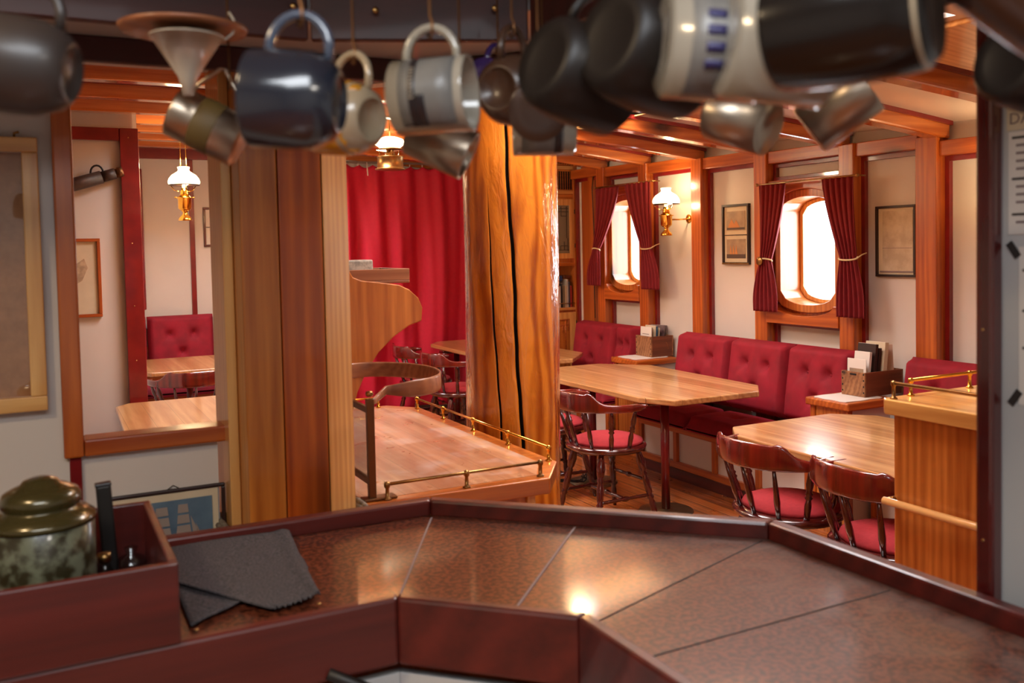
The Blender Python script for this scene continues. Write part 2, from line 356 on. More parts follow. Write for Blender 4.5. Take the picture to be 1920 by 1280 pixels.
for k,(x0,y0,x1,y1) in enumerate(SKY):      # coamings, also around the added skylights
    z0=bz((x0+x1)/2,(y0+y1)/2)+.06; z1=3.02
    mb=MB(); t=.03
    mb.box(x0-t,y0-t,z0,x0,y1+t,z1); mb.box(x1,y0-t,z0,x1+t,y1+t,z1); mb.box(x0,y0-t,z0,x1,y0,z1); mb.box(x0,y1,z0,x1,y1+t,z1); mb.box(x0-t,y0-t,z1,x1+t,y1+t,z1+.02)
    struct(mb.build('trim_%d'%(k+1),'lightpine_x'))
mb=MB(); mb.prism([(2.9,bz(2.9,2.4)+.07),(3.75,bz(3.75,2.4)+.07),(3.75,bz(3.75,2.4)+.1),(2.9,bz(2.9,2.4)+.1)],'xz',2.05,2.5)
struct(mb.build('trim_5','lightpine_x',bevel=.004))
# deck beams: varnished body, oxblood moulding along the top on each side
nb=6
for Y in (1.4,2.65,3.42,4.12,4.83,5.52,6.2,6.85,7.5,8.2,8.9):
    def bm_(x0,x1,half,zb,zt,mm,yo=0):
        n=24; mb=MB(); vs=[]; fs=[]
        for i in range(n+1):
            x=x0+(x1-x0)*i/n; z=bz(x,Y)
            vs += [(x,Y+yo-half,z+zb),(x,Y+yo+half,z+zb),(x,Y+yo+half,z+zt),(x,Y+yo-half,z+zt)]
        for i in range(n):
            for k in range(4): a=i*4; fs.append((a+k,a+(k+1)%4,a+4+(k+1)%4,a+4+k))
        fs += [(3,2,1,0),(n*4,n*4+1,n*4+2,n*4+3)]
        return mb.add(vs,fs)
    xa = .62 if Y>6.35 else (1.4 if Y<2.2 else -2.3)
    b=struct(bm_(xa,4.53,.05,0,.1,'beam').build('trim_%d'%nb,'beam',bevel=.012)); 
    bm_(xa,4.53,.066,.074,.1,'r').build('moulding','redtrim',b); nb+=1
# hull side wall (X=4.55) with two window openings
WIN=[(4.14,4.70,1.18,2.03,4.42),(6.24,6.74,1.26,2.12,6.49)]
mb=MB(); ysw=[1.0,4.14,4.70,6.24,6.74,8.9]
for a,b in ((.9,4.14),(4.70,6.24),(6.74,8.9)): mb.box(4.55,a,0,4.6,b,2.75)
for y0,y1,z0,z1,_ in WIN: mb.box(4.55,y0,0,4.6,y1,z0); mb.box(4.55,y0,z1,4.6,y1,2.75)
struct(mb.build('wall_right','white'))
struct(box('wall_back','white',2.4,8.9,0,4.6,8.95,2.8))
mb=MB(); mb.box(.59,9.4,0,2.4,9.45,2.9).box(2.4,8.9,0,2.44,9.45,2.9); struct(mb.build('wall_far','white'))
mb=MB(); mb.box(-2.3,6.3,0,.56,6.35,2.8).box(.53,6.35,0,.59,9.4,2.9); struct(mb.build('wall_inner','white'))
struct(box('wall_left','white',-2.4,-1.8,0,-2.3,9.5,2.8))
struct(box('wall_front','white',1.45,.85,0,4.6,.9,2.7))
mb=MB(); mb.box(-2.4,-1.8,0,1.5,-1.75,2.5); struct(mb.build('wall_galley_back','galleywhite'))
# galley bulkhead with serving hatch (hatch: X .06-.42, Z 1.2-2.11)
mb=MB(); mb.box(-2.3,2.38,0,.06,2.41,2.5).box(.06,2.38,0,.385,2.41,1.2).box(.06,2.38,2.13,.395,2.41,2.5).box(.72,2.38,2.13,.78,2.41,2.5)
mb.prism([(.74,2.38),(.78,2.41),(1.44,1.60),(1.40,1.56)],'xy',2.11,2.55).box(1.40,.9,2.11,1.44,1.62,2.55)
struct(mb.build('wall_galley','white'))
mb=MB(); mb.box(1.40,-1.8,0,1.44,.95,2.55); struct(mb.build('wall_galley_right','galleywhite'))
# galley ceiling: high part and the low white soffit between the two rails of mug hooks
mb=MB().box(-2.3,-1.8,2.42,1.44,-.65,2.45).box(-2.3,-.65,2.42,-.75,.25,2.45).box(.35,-.65,2.42,1.44,.25,2.45).prism([(-2.3,.25),(1.44,.25),(1.44,1.4),(-2.3,1.75)],'xy',2.42,2.45); struct(mb.build('ceiling_galley','galleywhite'))
soff=[(-2.3,1.645),(.45,1.645),(.835,1.495),(.862,1.2),(.862,-1.8),(1.42,-1.8),(1.42,1.5),(.80,2.25),(-2.3,2.25)]
struct(MB().prism(soff,'xy',2.112,2.13).build('ceiling_soffit','galleywhite'))
# hull posts and panel trims
def hb(name,m,y0,y1,z0,z1,x0=4.47,x1=4.55,bev=.006,parent=None): return MB().box(x0,y0,z0,x1,y1,z1).build(name,m,parent,bev)
tn=nb
POSTS=[(3.40,3.54),(3.985,4.10),(4.74,4.86),(5.43,5.55),(6.12,6.24),(6.76,6.88)]
for y0,y1 in POSTS:
    struct(hb('trim_%d'%tn,'orange_z',y0,y1,0,bz(4.5,y0)+.02,4.45)); tn+=1
def panel(y0,y1,z0,z1,wt=.028):           # oxblood frame lining a white panel
    global tn
    mb=MB(); x0,x1=4.52,4.552
    mb.box(x0,y0,z0,x1,y0+wt,z1).box(x0,y1-wt,z0,x1,y1,z1).box(x0,y0+wt,z1-wt,x1,y1-wt,z1).box(x0,y0+wt,z0,x1,y1-wt,z0+wt)
    for q in (z0+.5,(z0+z1)/2,z1-.1):
        if z1-z0>.9: mb.tube([(x0-.001,y0+wt/2,q),(x0-.002,y0+wt/2,q)],.004,8)
    o=struct(mb.build('trim_%d'%tn,'redtrim',bevel=.003)); tn+=1
for (a,b) in ((1.05,3.40),(3.54,3.985),(4.86,5.43),(5.55,6.12),(6.88,7.35)):
    zt=2.185+.035*((a+b)/2-3.9)+.005
    panel(a,b,.5,zt)
    struct(MB().box(4.47,a,zt,4.55,b,zt+.085).build('trim_%d'%tn,'orange_y',bevel=.005)); tn+=1
for k,(y0,y1,z0,z1,yc) in enumerate(WIN):
    a,b=POSTS[1][1] if k==0 else POSTS[4][1], POSTS[2][0] if k==0 else POSTS[5][0]
    zt=2.185+.035*((a+b)/2-3.9)+.005
    panel(a,b,.5,z0-.055); panel(a,b,z1+.06,zt)
    struct(MB().box(4.47,a,zt,4.55,b,zt+.085).build('trim_%d'%tn,'orange_y',bevel=.005)); tn+=1
    # window: sill board with dished top, head board with arched underside, deep casing, pane
    W=thing('window_%d'%(k+1),'','',(4.5,yc,z0)); W['kind']='structure'; del W['label']; del W['category']
    hw=(b-a)/2; m_=(a+b)/2
    arc=[(m_+hw*.86*math.cos(t),z0+.075-.075*math.sin(t)) for t in [math.pi*i/14 for i in range(15)]]
    MB().prism([(a,z0-.06),(b,z0-.06),(b,z0+.075)]+arc+[(a,z0+.075)],'yz',4.44,4.53).build('sill','orange_y',W,.005)
    arc=[(m_-hw*.8*math.cos(t),z1-.12+.11*math.sin(t)) for t in [math.pi*i/14 for i in range(15)]]
    MB().prism([(b,z1-.12),(b,z1+.06),(a,z1+.06),(a,z1-.12)]+arc,'yz',4.47,4.53).build('head_board','orange_y',W,.005)
    def barrel(h,zlo,zhi,sag,n=10):
        q=[(yc+h*math.cos(t),zlo+sag*(1-math.sin(t))) for t in [math.pi*(.12+.76*i/n) for i in range(n+1)]]
        q[0]=(yc+h,zlo+sag); q[-1]=(yc-h,zlo+sag)
        q2=[(yc-h*math.cos(t),zhi-sag*(1-math.sin(t))) for t in [math.pi*(.12+.76*i/n) for i in range(n+1)]]
        q2[0]=(yc-h,zhi-sag); q2[-1]=(yc+h,zhi-sag)
        return q+q2
    s_=.24 if k==0 else .225
    hi=z1-.06; lo=z0+.07
    MB().ring(barrel(s_+.045,lo-.05,hi+.05,.09),barrel(s_,lo,hi,.09),'yz',4.50,4.72).build('casing','pine_z',W,.004)
    MB().ring(barrel(s_+.075,lo-.08,hi+.08,.1),barrel(s_+.035,lo-.04,hi+.04,.09),'yz',4.53,4.575).build('moulding','orange_z',W,.004)
    MB().ring(barrel(s_,lo,hi,.09),barrel(s_-.028,lo+.028,hi-.028,.085),'yz',4.685,4.705).build('sash','lightpine_z',W,.003)
    MB().prism(barrel(s_-.02,lo+.02,hi-.02,.085),'yz',4.69,4.694).build('pane','glass',W)
# left hatch frame
fr=MB(); fr.box(.035,2.35,1.198,.078,2.43,2.11); o=struct(fr.build('trim_%d'%tn,'orange_z',bevel=.005)); tn+=1
struct(box('trim_%d'%tn,'orange_x',.0785,2.352,1.198,.424,2.43,1.238,bevel=.005)); tn+=1
struct(box('trim_%d'%tn,'redtrim',.046,2.365,.3,.072,2.385,1.198,bevel=.003)); tn+=1
struct(box('trim_%d'%tn,'mahog_x',-2.0,2.36,1.07,-.2,2.38,1.09)); tn+=1
# oxblood door-case on the inner white wall
mb=MB(); mb.box(.48,6.25,0,.59,6.31,2.48).box(-.2,6.26,2.40,.48,6.3,2.48); o=struct(mb.build('trim_%d'%tn,'redtrim',bevel=.004)); tn+=1
for z in (1.0,1.35,1.75,2.42): MB().tube([(.53,6.249,z),(.53,6.247,z)],.004,8).build('screw','screw',o)
mb=MB(); mb.box(.6,9.33,1.15,.90,9.4,2.5); struct(mb.build('trim_%d'%tn,'redtrim',bevel=.01)); tn+=1
struct(box('trim_%d'%tn,'redtrim',1.325,9.38,.4,1.372,9.4,2.6,bevel=.003)); tn+=1
struct(box('trim_%d'%tn,'redtrim',.6,9.36,2.60,2.4,9.4,2.73,bevel=.004)); tn+=1
struct(box('trim_%d'%tn,'orange_x',.6,9.3,2.70,2.4,9.36,2.80,bevel=.004)); tn+=1
# dark varnished stanchion at the right of the hatch and the board over it
o=MB().box(1.370,.944,.3,1.3995,.975,2.112).build('trim_%d'%tn,wood('wet_mahogany',(58,10,10),(98,22,18),'z',rings=5,coat=1,rough=.25),None,.006); struct(o); tn+=1
for z in (2.06,1.52,1.17): MB().tube([(1.3695,.960,z),(1.3685,.960,z)],.0025,8).build('screw','screw',o)
# ================================================================== GALLEY COUNTER
C=thing('bar_counter','angled bar counter in the foreground with glossy speckled brown top and mahogany rails','counter',(.3,1.75,0))
far=[(-2.0,2.05),(.79,1.955),(1.33,1.42),(1.33,-1.0)]
near=[(-2.0,1.50),(.535,1.485),(.775,1.245),(.77,-1.0)]
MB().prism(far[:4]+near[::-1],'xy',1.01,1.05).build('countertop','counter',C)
def rail(pts,w,z0,z1,name,m,side=1,bev=.006):
    for i in range(len(pts)-1):
        def off(j,d):
            p=Vector(pts[j]); ds=[]
            if j>0: ds.append((Vector(pts[j])-Vector(pts[j-1])).normalized())
            if j<len(pts)-1: ds.append((Vector(pts[j+1])-Vector(pts[j])).normalized())
            ns=[Vector((-q.y,q.x)) for q in ds]; n=sum(ns,Vector((0,0))).normalized(); k=d/max(.3,n.dot(ns[0])); return tuple(p+n*k)
        MB().prism([off(i,0),off(i+1,0),off(i+1,w*side),off(i,w*side)],'xy',z0,z1).build(name,m,C,bev)
rail(far,.034,1.045,1.085,'fiddle_rail','mahog_x',1)
rail(far,.03,.3,1.045,'far_panel','pine_z',1,.002)
rail(near,.026,.955,1.073,'fascia_board',wood('fascia_mahogany',(58,16,12),(98,32,24),'x',rings=3,coat=.25,rough=.45),-1)
rail([(p[0],p[1]) for p in near],.02,0.0,.93,'lower_panel','galleywhite',1,.002)
for a,b,wd in (((.785,1.935),(.545,1.51),.004),((1.03,1.70),(.70,1.36),.005),((1.315,1.42),(.80,1.25),.002),((1.315,1.10),(.79,1.10),.002)):
    a,b=Vector(a),Vector(b); d=(b-a).normalized(); n=Vector((-d.y,d.x))*wd/2
    MB().prism([tuple(a+n),tuple(a-n),tuple(b-n),tuple(b+n)],'xy',1.049,1.0512).build('seam','inkgrey' if wd>.003 else 'ink',C)
for p in ((.40,1.515),(.2,1.51),): MB().tube([(p[0],p[1]-.012,1.0735),(p[0],p[1]-.012,1.0745)],.004,8).build('screw','screw',C)
for p in ((.42,.93),(.50,.9)): MB().tube([(p[0],1.515,p[1]-.05),(p[0],1.50,p[1]-.05)],.008,8).build('bolt','bronze',C)
MB().tube([(.40,1.46,.97),(.47,1.45,.93),(.52,1.44,.86),(.6,1.42,.78)],.01,8).build('hose','blackcable',C)
# overhead hook boards
B=thing('mug_rack','dark mahogany board with brass hooks over the near edge of the counter','mug rack',(.3,1.6,2.05))
inn=[(-2.0,1.62),(.445,1.62),(.815,1.475),(.84,.2)]
def board(T,pts,z0,z1,w,mats='darkwood_x',name='board'):
    for i in range(len(pts)-1):
        a,b=Vector(pts[i]),Vector(pts[i+1]); d=(b-a).normalized(); n=Vector((-d.y,d.x))*w
        MB().prism([tuple(a+d*.002),tuple(b-d*.002),tuple(b-d*.002+n),tuple(a+d*.002+n)],'xy',z0,z1).build(name,mats,T,.003)
board(B,inn,2.05,2.415,.02)
for (x,y,z) in ((.21,1.612,2.105),(.415,1.612,2.105),(.55,1.563,2.10),(.75,1.485,2.105),(.02,1.612,2.10)):
    MB().lathe([(.0,0),(.006,0),(.006,.002),(.003,.004),(0,.004)],10,Matrix.Translation((x,y,z))@Matrix.Rotation(math.pi/2,4,'X')).build('screw','screw',B)
B2=thing('hook_board','second dark hook board farther out over the outer edge of the counter','mug rack',(.3,2.0,2.06))
board(B2,[(-2.0,2.02),(.80,1.995),(1.34,1.44),(1.36,.2)],2.06,2.111,.02)
# ================================================================== MUGS
def mugmesh(kind,r,h):
    if kind=='round': out=[(r*.55,0),(r*.62,.002),(r*.8,.1*h),(r*.97,.3*h),(r,.5*h),(r,.97*h),(r*.98,h)]
    elif kind=='taper': out=[(r*.75,0),(r*.78,.002),(r*.8,.1*h),(r,.97*h),(r*1.01,h)]
    elif kind=='barrel': out=[(r*.78,0),(r*.84,.004),(r*.93,.08*h),(r*1.0,.3*h),(r*1.02,.55*h),(r*.99,.8*h),(r*.95,.97*h),(r*.94,h)]
    else: out=[(r*.9,0),(r*.96,.003),(r,.03*h),(r,.97*h),(r,h)]
    inn=[(q*.93 if i else q*.93,z) for i,(q,z) in enumerate(out)]
    t=r*.07; prof=[(0,.004),(r*.55,.004)] if kind!='steel' else [(0,.002)]
    prof += out+[(q-t,max(z,.05*h)) for q,z in out[::-1] if z>.08*h]+[(0,.06*h)]
    return prof
def mug(name,label,px,py,D,odir,hdir,kind,r,h,m,hm=None,handle='c',group='mugs hanging from the hook boards',ctr=.5):
    c=at(px,py,D); z=(RT*odir[0]+UP*odir[1]-FW*odir[2]).normalized()        # opening: right, up, towards viewer
    hx=(RT*hdir[0]+UP*hdir[1]-FW*hdir[2]); hx=(hx-z*hx.dot(z)).normalized(); y=z.cross(hx)
    R=Matrix((hx,y,z)).transposed()
    o=bpy.data.objects.new(name,None); COL.objects.link(o); o.empty_display_size=.03
    o.matrix_world=Matrix.Translation(c-z*h*ctr)@R.to_4x4(); tag(o,label,'mug',group)
    MB().lathe(mugmesh(kind,r,h),40).build('body',m,o,local=True)
    if handle:
        hr=.005 if handle!='wire' else .003
        e=r*.97; p=.034 if handle=='c' else .03
        if handle=='c': pts=[(e-.004,0,.84*h)]+[(e+p*math.sin(t)+.002,0,.5*h+.34*h*math.cos(t)) for t in [math.pi*i/12 for i in range(1,12)]]+[(e-.006,0,.16*h)]
        else: pts=[(e-.002,0,.9*h),(e+.012,0,.88*h),(e+.045,0,.70*h),(e+.047,0,.64*h),(e+.012,0,.2*h),(e-.002,0,.17*h)]
        MB().tube(pts,hr,10).build('handle',hm or m,o,local=True)
    # brass cup hook from the handle up to the overhead boards
    top=c-z*h*ctr+z*h*.5+hx*(r+(.030 if handle else .0))
    return o,top
HOOKS=[]
def hook(p,parent=B):
    z1=2.113 if p.z<2.08 else 2.2
    if p.z>2.07: return
    MB().tube([p+Vector((0,.007,.006)),p+Vector((0,.007,-.004)),p+Vector((0,0,-.008)),p+Vector((0,-.006,-.003)),p+Vector((0,-.006,.01)),p+Vector((0,0,.018)),Vector((p.x,p.y,z1))],.0016,6).build('cup_hook','bronze',parent)
G='mugs hanging from the hook boards'
def MG(*a,**k):
    o,t=mug(*a,**k); hook(t); return o
MG('mug','matte taupe mug in the top left corner with its rounded base to the right',30,122,.86,(-.96,.12,.1),(.1,1,0),'round',.047,.105,'taupe')
o=MG('steel_mug','small steel mug with an olive label and wire handle, below the white funnel',392,238,1.28,(-.87,.42,.12),(.45,.9,0),'steel',.037,.10,'steel',handle='wire')
MB().lathe([(.0372,.036),(.0377,.037),(.0377,.066),(.0372,.067)],40).build('label_band','olive',o,local=True)
MG('mug','glossy blue grey mug with a thick loop handle, left of the post',556,188,.86,(-1,.05,-.05),(.05,1,.0),'round',.047,.086,'bluegrey','bluehandle')
o=MG('mug','cream mug with yellow glaze drips behind the blue grey mug',650,222,1.12,(-.8,.12,-.5),(.05,1,0),'round',.045,.085,'creamglaze')
mb=MB()
def drip(u,v,r=.0458,h=.085):
    a=2*math.pi*u; low=.30+.14*math.sin(3*a)+.08*math.sin(7*a+1)+.05*math.sin(13*a)
    z=h*(.98-(.98-low)*v); rr=r if z>.45*h else r*(.62+.38*(max(0,z)/(.45*h))**.5); return (rr*math.cos(a),rr*math.sin(a),z)
mb.grid(drip,48,6).build('glaze_drips','yellow',o,local=True,solid=.001)
o=MG('mug','white mug printed with a grey photograph, hanging left of the mast',812,180,1.02,(1,.04,.22),(0,1,.02),'cyl',.042,.088,'whiteglaze')
def wrap(o,r,h,a0,a1,z0,z1,m,name,off=.0006,n=16):
    MB().grid(lambda u,v:((r+off)*math.cos(a0+(a1-a0)*u),(r+off)*math.sin(a0+(a1-a0)*u),z0+(z1-z0)*v),n,3).build(name,m,o,local=True,solid=.0004)
P5=o
for s in (1,-1):
    wrap(o,.042,.088,s*.45,s*2.6,.016,.078,'printgrey','photo_print')
    wrap(o,.042,.088,s*.5,s*2.6,.028,.036,'printdark','dark_hull_print',.0012)
    wrap(o,.042,.088,s*1.7,s*2.6,.034,.046,'printdark','dark_figure_print',.0012)
    for k in range(9): wrap(o,.042,.088,s*(.95+k*.1),s*(.99+k*.1),.029,.034,'printtext','print_mark',.0018,1)
MG('steel_mug','steel mug tilted mouth down to the right under the photo mug',826,268,1.22,(.88,-.42,.05),(-.3,.9,0),'steel',.034,.085,'steel',handle='wire')
MG('mug','glossy brown mug hanging over the mast with its rounded side to the left',966,170,1.2,(.5,.1,-.8),(0,1,0),'round',.047,.09,'brown')
MG('mug','brown mug showing its round base to the viewer in front of the mast top',1008,205,1.12,(.0,.25,-.95),(0,1,0),'cyl',.036,.085,'brown')
o=MG('mug','white mug with a dark photo print hanging lowest behind the brown mugs',1020,246,1.42,(-1,-.02,.05),(0,1,0),'cyl',.038,.096,'whiteglaze')
for s in (1,-1):
    wrap(o,.038,.096,s*.4,s*2.8,.02,.085,'printgrey','photo_print'); wrap(o,.038,.096,s*1.2,s*2.8,.024,.034,'printdark','dark_figure_print',.0012)
MG('mug','dark matte mug right of the mast, leftmost of the big dark mugs',1086,142,.93,(.75,-.22,-.55),(.2,1,.2),'barrel',.05,.098,'blackmatte')
MG('mug','dark matte mug between another dark mug and the white lettered mug',1212,100,.88,(.75,-.16,-.55),(.2,1,.2),'barrel',.055,.105,'blackmatte')
o=MG('mug','white mug with blue lettering, hanging base towards the left',1330,88,.80,(.97,-.06,-.02),(.1,1,.1),'cyl',.047,.085,'whiteglaze')
wrap(o,.047,.085,.35,2.9,.018,.07,'printgrey','grey_print_panel'); wrap(o,.047,.085,-2.9,-.35,.018,.07,'printgrey','grey_print_panel')
for k,ch in enumerate('ANNA'): 
    for s in (1,-1): wrap(o,.047,.085,s*(1.05+k*.3),s*(1.22+k*.3),.03,.046,'printblue','blue_print_mark',.0014,2)
MG('mug','plain white mug between the lettered white mug and the largest black mug',1452,80,.76,(.96,-.1,-.05),(.1,1,.1),'cyl',.05,.088,'whiteglaze')
o=MG('mug','largest glossy black mug with a tan ring around its base, top right',1600,36,.66,(-.86,-.02,-.62),(.0,1,.1),'barrel',.047,.112,'black')
MB().lathe([(.0370,.0045),(.0432,.0065),(.0432,.0095),(.0415,.009)],40).build('tan_ring','creamglaze',o,local=True)
MG('steel_mug','steel mug with its round base facing the viewer under the white mugs',1392,226,1.22,(-.70,.35,-.60),(.3,.9,0),'steel',.037,.085,'steel',handle='wire')
o=MG('steel_mug','steel mug with a dark mouth tilted up to the right under the black mug',1570,205,1.18,(.72,.56,.30),(.3,1,.3),'steel',.036,.088,'steel',handle='wire')
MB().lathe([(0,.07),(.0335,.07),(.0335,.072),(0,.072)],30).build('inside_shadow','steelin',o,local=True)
MG('mug','dark mug at the right edge in front of the paper lists',1938,130,.92,(.9,-.1,-.4),(.1,1,0),'barrel',.043,.09,'blackmatte')
MG('mug','dark brown mug high in the top right corner with a pale lower edge',1888,-48,.62,(.8,-.5,-.2),(0,1,0),'barrel',.034,.12,'brown')
MG('mug','violet mug mostly hidden between the photo mug and the brown mug',925,165,1.45,(.5,-.2,-.8),(0,1,0),'cyl',.036,.08,'violet')
# plastic funnel and round wooden strainer lid
F0=thing('funnel','white translucent plastic funnel hanging above the small steel mug','funnel',tuple(at(352,115,1.2)))
c=at(350,72,1.2)
MB().lathe([(.046,0),(.048,.0),(.048,.002),(.0465,.003),(.012,-.052),(.007,-.075),(.0055,-.075),(.010,-.05),(.044,.0)],32,Matrix.Translation(c)).build('cone','plastic',F0)
MB().tube([c+Vector((.046,0,0)),c+Vector((.06,0,.012)),c+Vector((.062,0,.03)),c+Vector((.055,0,.04))],.0018,6).build('hanging_tab','plastic',F0)
c=at(345,68,1.24)
tag(MB().lathe([(0,0),(.06,.001),(.082,.006),(.085,.011),(.081,.011),(.06,.006),(0,.005)],40,Matrix.Translation(c)).build('wooden_dish','bent'),'shallow round brown dish held over the funnel under the dark board','dish')
# ================================================================== THINGS ON THE COUNTER
bx=thing('wooden_tray_box','open mahogany box on the left end of the counter holding a green tin','box',(-.1,1.66,1.05))
t=.014; x0,x1,y0,y1,z0,z1=-.42,.172,1.455,1.86,1.052,1.2
for a in ((x0,y0,z0+.022,x1,y0+t,z1),(x0,y1-t,z0,x1,y1,z1),(x1-t,y0+t,z0,x1,y1-t,z1),(x0,y0+t,z0,x0+t,y1-t,z1)):
    MB().box(*a).build('side_board','mahog_x',bx,.003)
MB().box(x0+t,y0+t,z0,x1-t,y1-t,z0+.012).build('bottom_board','mahog_x',bx)
c=Vector((-.012,1.675,1.065))
tn_=thing('tea_tin','round mottled green tin with a stepped olive lid standing in the mahogany box','tin',tuple(c))
MB().lathe([(0,0),(.076,0),(.080,.004),(.080,.168),(.078,.17),(0,.17)],48,Matrix.Translation(c)).build('body','tin',tn_)
MB().lathe([(0,.169),(.0815,.169),(.083,.174),(.081,.180),(.068,.190),(.058,.194),(.057,.198),(.061,.202),(.061,.212),(.056,.222),(.042,.229),(.03,.234),(.026,.240),(.012,.245),(0,.246)],48,Matrix.Translation(c)).build('lid','tinlid',tn_)
c=Vector((.082,1.72,1.065))
bt=thing('small_glass_bottle','small clear bottle with a copper cap beside the green tin','bottle',tuple(c))
MB().lathe([(0,0),(.017,0),(.018,.003),(.018,.05),(.010,.062),(.009,.075),(0,.075)],24,Matrix.Translation(c)).build('body','greyglass',bt)
MB().lathe([(0,.073),(.011,.073),(.011,.088),(0,.089)],20,Matrix.Translation(c)).build('cap','oldbrass',bt)
c=Vector((.098,1.80,1.065))
kn=thing('knife_sharpener','upright dark handled tool leaning in the mahogany box behind the tin','tool',tuple(c))
T=Matrix.Translation(c)@Matrix.Rotation(math.radians(-3),4,'Y')
MB().box(-.013,-.009,.0,.013,.009,.19,T).build('handle','violet' if False else 'blackcable',kn,.004)
MB().box(-.014,-.010,.188,.014,.010,.194,T).build('end_cap','printdark',kn,.002)
ck=Vector((.13,1.79,1.065))
tag(MB().lathe([(0,0),(.02,0),(.026,.03),(.024,.05),(.008,.058),(.012,.07),(.0,.075)],24,Matrix.Translation(ck)).build('glass_stopper','greyglass'),'small glass stopper catching light inside the mahogany box','stopper')
# folded linen cloth
def clothfn(c0,c1,c2,c3,zb,amp,ph):
    c0,c1,c2,c3=[Vector(q) for q in (c0,c1,c2,c3)]
    def fn(u,v):
        p=(c0.lerp(c1,u)).lerp(c3.lerp(c2,u),v); e=.004*math.sin(23*u+ph)*(v>.97)
        return (p.x+e,p.y+e*.6,zb+amp*abs(math.sin(5*u+3*v+ph))+amp*.4*math.sin(17*u*v+ph))
    return fn
cl=thing('linen_cloth','charcoal linen cloth folded over itself on the counter beside the mahogany box','cloth',(.3,1.8,1.05))
MB().grid(clothfn((.2,2.0),(.46,1.98),(.44,1.72),(.2,1.56),1.056,.003,.3),30,30).build('lower_fold','cloth',cl,solid=.003)
def fold(u,v):
    a,b,c_,d=Vector((.195,2.0)),Vector((.463,1.975)),Vector((.418,1.565)),Vector((.33,1.555))
    # right hand flap: a skewed panel whose lower left edge runs diagonally
    L0=a.lerp(Vector((.20,1.76)),min(1,v*1.6)) if v<.625 else Vector((.20,1.76)).lerp(d,(v-.625)/.375)
    R0=b.lerp(c_,v); p=L0.lerp(R0,u)
    rag=.004*math.sin(60*u)+.003*math.sin(97*u+2)
    return (p.x,p.y+(rag if v>.98 else 0),1.064+.004*math.sin(3*u+4*v)+.007*max(0,u-.85)/.15*math.sin(math.pi*min(1,(u-.85)/.15) if u>.85 else 0))
MB().grid(fold,40,40).build('upper_fold','cloth',cl,solid=.003)
# ================================================================== LEFT FOREGROUND
pf=thing('wall_cupboard_frame','pale varnished wooden frame with a brown glazed panel on the white wall at the left edge','framed panel',(-.2,2.36,1.6))
def frame(T,x0,x1,z0,z1,y0,y1,w,m1='lightpine_x',m2='lightpine_z',plane='y',nm='frame_bar'):
    if plane=='y':
        MB().box(x0,y0,z0,x1,y1,z0+w).build(nm,m1,T,.003); MB().box(x0,y0,z1-w,x1,y1,z1).build(nm,m1,T,.003)
        MB().box(x0,y0,z0+w,x0+w,y1,z1-w).build(nm,m2,T,.003); MB().box(x1-w,y0,z0+w,x1,y1,z1-w).build(nm,m2,T,.003)
    else:       # frame on an X plane: x0,x1 are Y limits, y0,y1 are X limits
        MB().box(y0,x0,z0,y1,x1,z0+w).build(nm,m1,T,.002); MB().box(y0,x0,z1-w,y1,x1,z1).build(nm,m1,T,.002)
        MB().box(y0,x0,z0+w,y1,x0+w,z1-w).build(nm,m2,T,.002); MB().box(y0,x1-w,z0+w,y1,x1,z1-w).build(nm,m2,T,.002)
frame(pf,-.55,.006,1.318,1.945,2.345,2.385,.034)
MB().box(-.52,2.37,1.35,-.025,2.378,1.915).build('brown_panel',mat('brown_hessian',(168,118,74),.7,noise=.6,nscale=50,c2=(150,102,60)),pf)
MB().box(-.52,2.36,1.35,-.025,2.362,1.915).build('pane','glass',pf)
MB().tube([(-.04,2.37,1.945),(-.04,2.365,1.955),(-.03,2.365,1.958)],.003,6).build('hook','oldbrass',pf)
sp=thing('sailing_ship_picture','framed print of a square-rigged ship on blue, low behind the counter','picture',(.33,2.37,.95))
frame(sp,.122,.398,.78,1.09,2.366,2.378,.009,'darkframe','darkframe')
MB().box(.13,2.37,.79,.38,2.374,1.08).build('mat_board','cream',sp)
MB().box(.165,2.367,.82,.365,2.3695,1.062).build('print','seablue',sp)
def quad(T,pts,m,name,y=2.366): MB().prism(pts,'xz',y,y-.001).build(name,m,T)
for cx_,wd,top in ((.195,.024,1.045),(.245,.026,1.048),(.295,.022,1.05)):
    z=top; w_=wd*.5
    for k in range(7):
        quad(sp,[(cx_-w_,z),(cx_+w_,z),(cx_+w_*1.18,z-.021),(cx_-w_*1.18,z-.021)],'sail','sail'); z-=.0265; w_*=1.17
for k in range(3): quad(sp,[(.312+k*.012,1.02-k*.02),(.350+k*.004,.93-k*.01),(.318+k*.012,.965-k*.01)],'sail','jib_sail')
MB().tube([(.26,2.376,1.088),(.275,2.376,1.098),(.29,2.376,1.088)],.0012,6).build('wire','ink',sp)
# ================================================================== SQUARE POST AND ROPE
po=thing('square_timber_post','thick square pine post with a pale angled corner behind the counter','post',(.56,2.32,0))
MB().prism([(.425,2.2),(.514,2.2),(.514,2.48),(.425,2.48)],'xy',0,2.515).build('left_board','post',po,.004)
MB().prism([(.516,2.2),(.622,2.2),(.622,2.48),(.516,2.48)],'xy',0,2.515).build('centre_board','post2',po,.004)
MB().prism([(.624,2.2),(.715,2.29),(.715,2.48),(.624,2.48)],'xy',0,2.515).build('bevelled_corner','post3',po,.004)
MB().box(.40,2.3,0,.4245,2.48,2.515).build('edge_strip','post3',po,.003)
rp=[]; 
for i in range(4*36+1):
    a=2*math.pi*i/36; k=i/36
    rr=.185+.012*(k%1)
    q=lambda c: math.copysign(abs(c)**.55,c)
    p=Vector((.56+.176*q(math.cos(a)),2.34+.158*q(math.sin(a)),.90+.024*k)); rp.append(p)
rope=thing('coiled_rope','grey rope wound in turns around the foot of the square post','rope',(.57,2.345,.9))
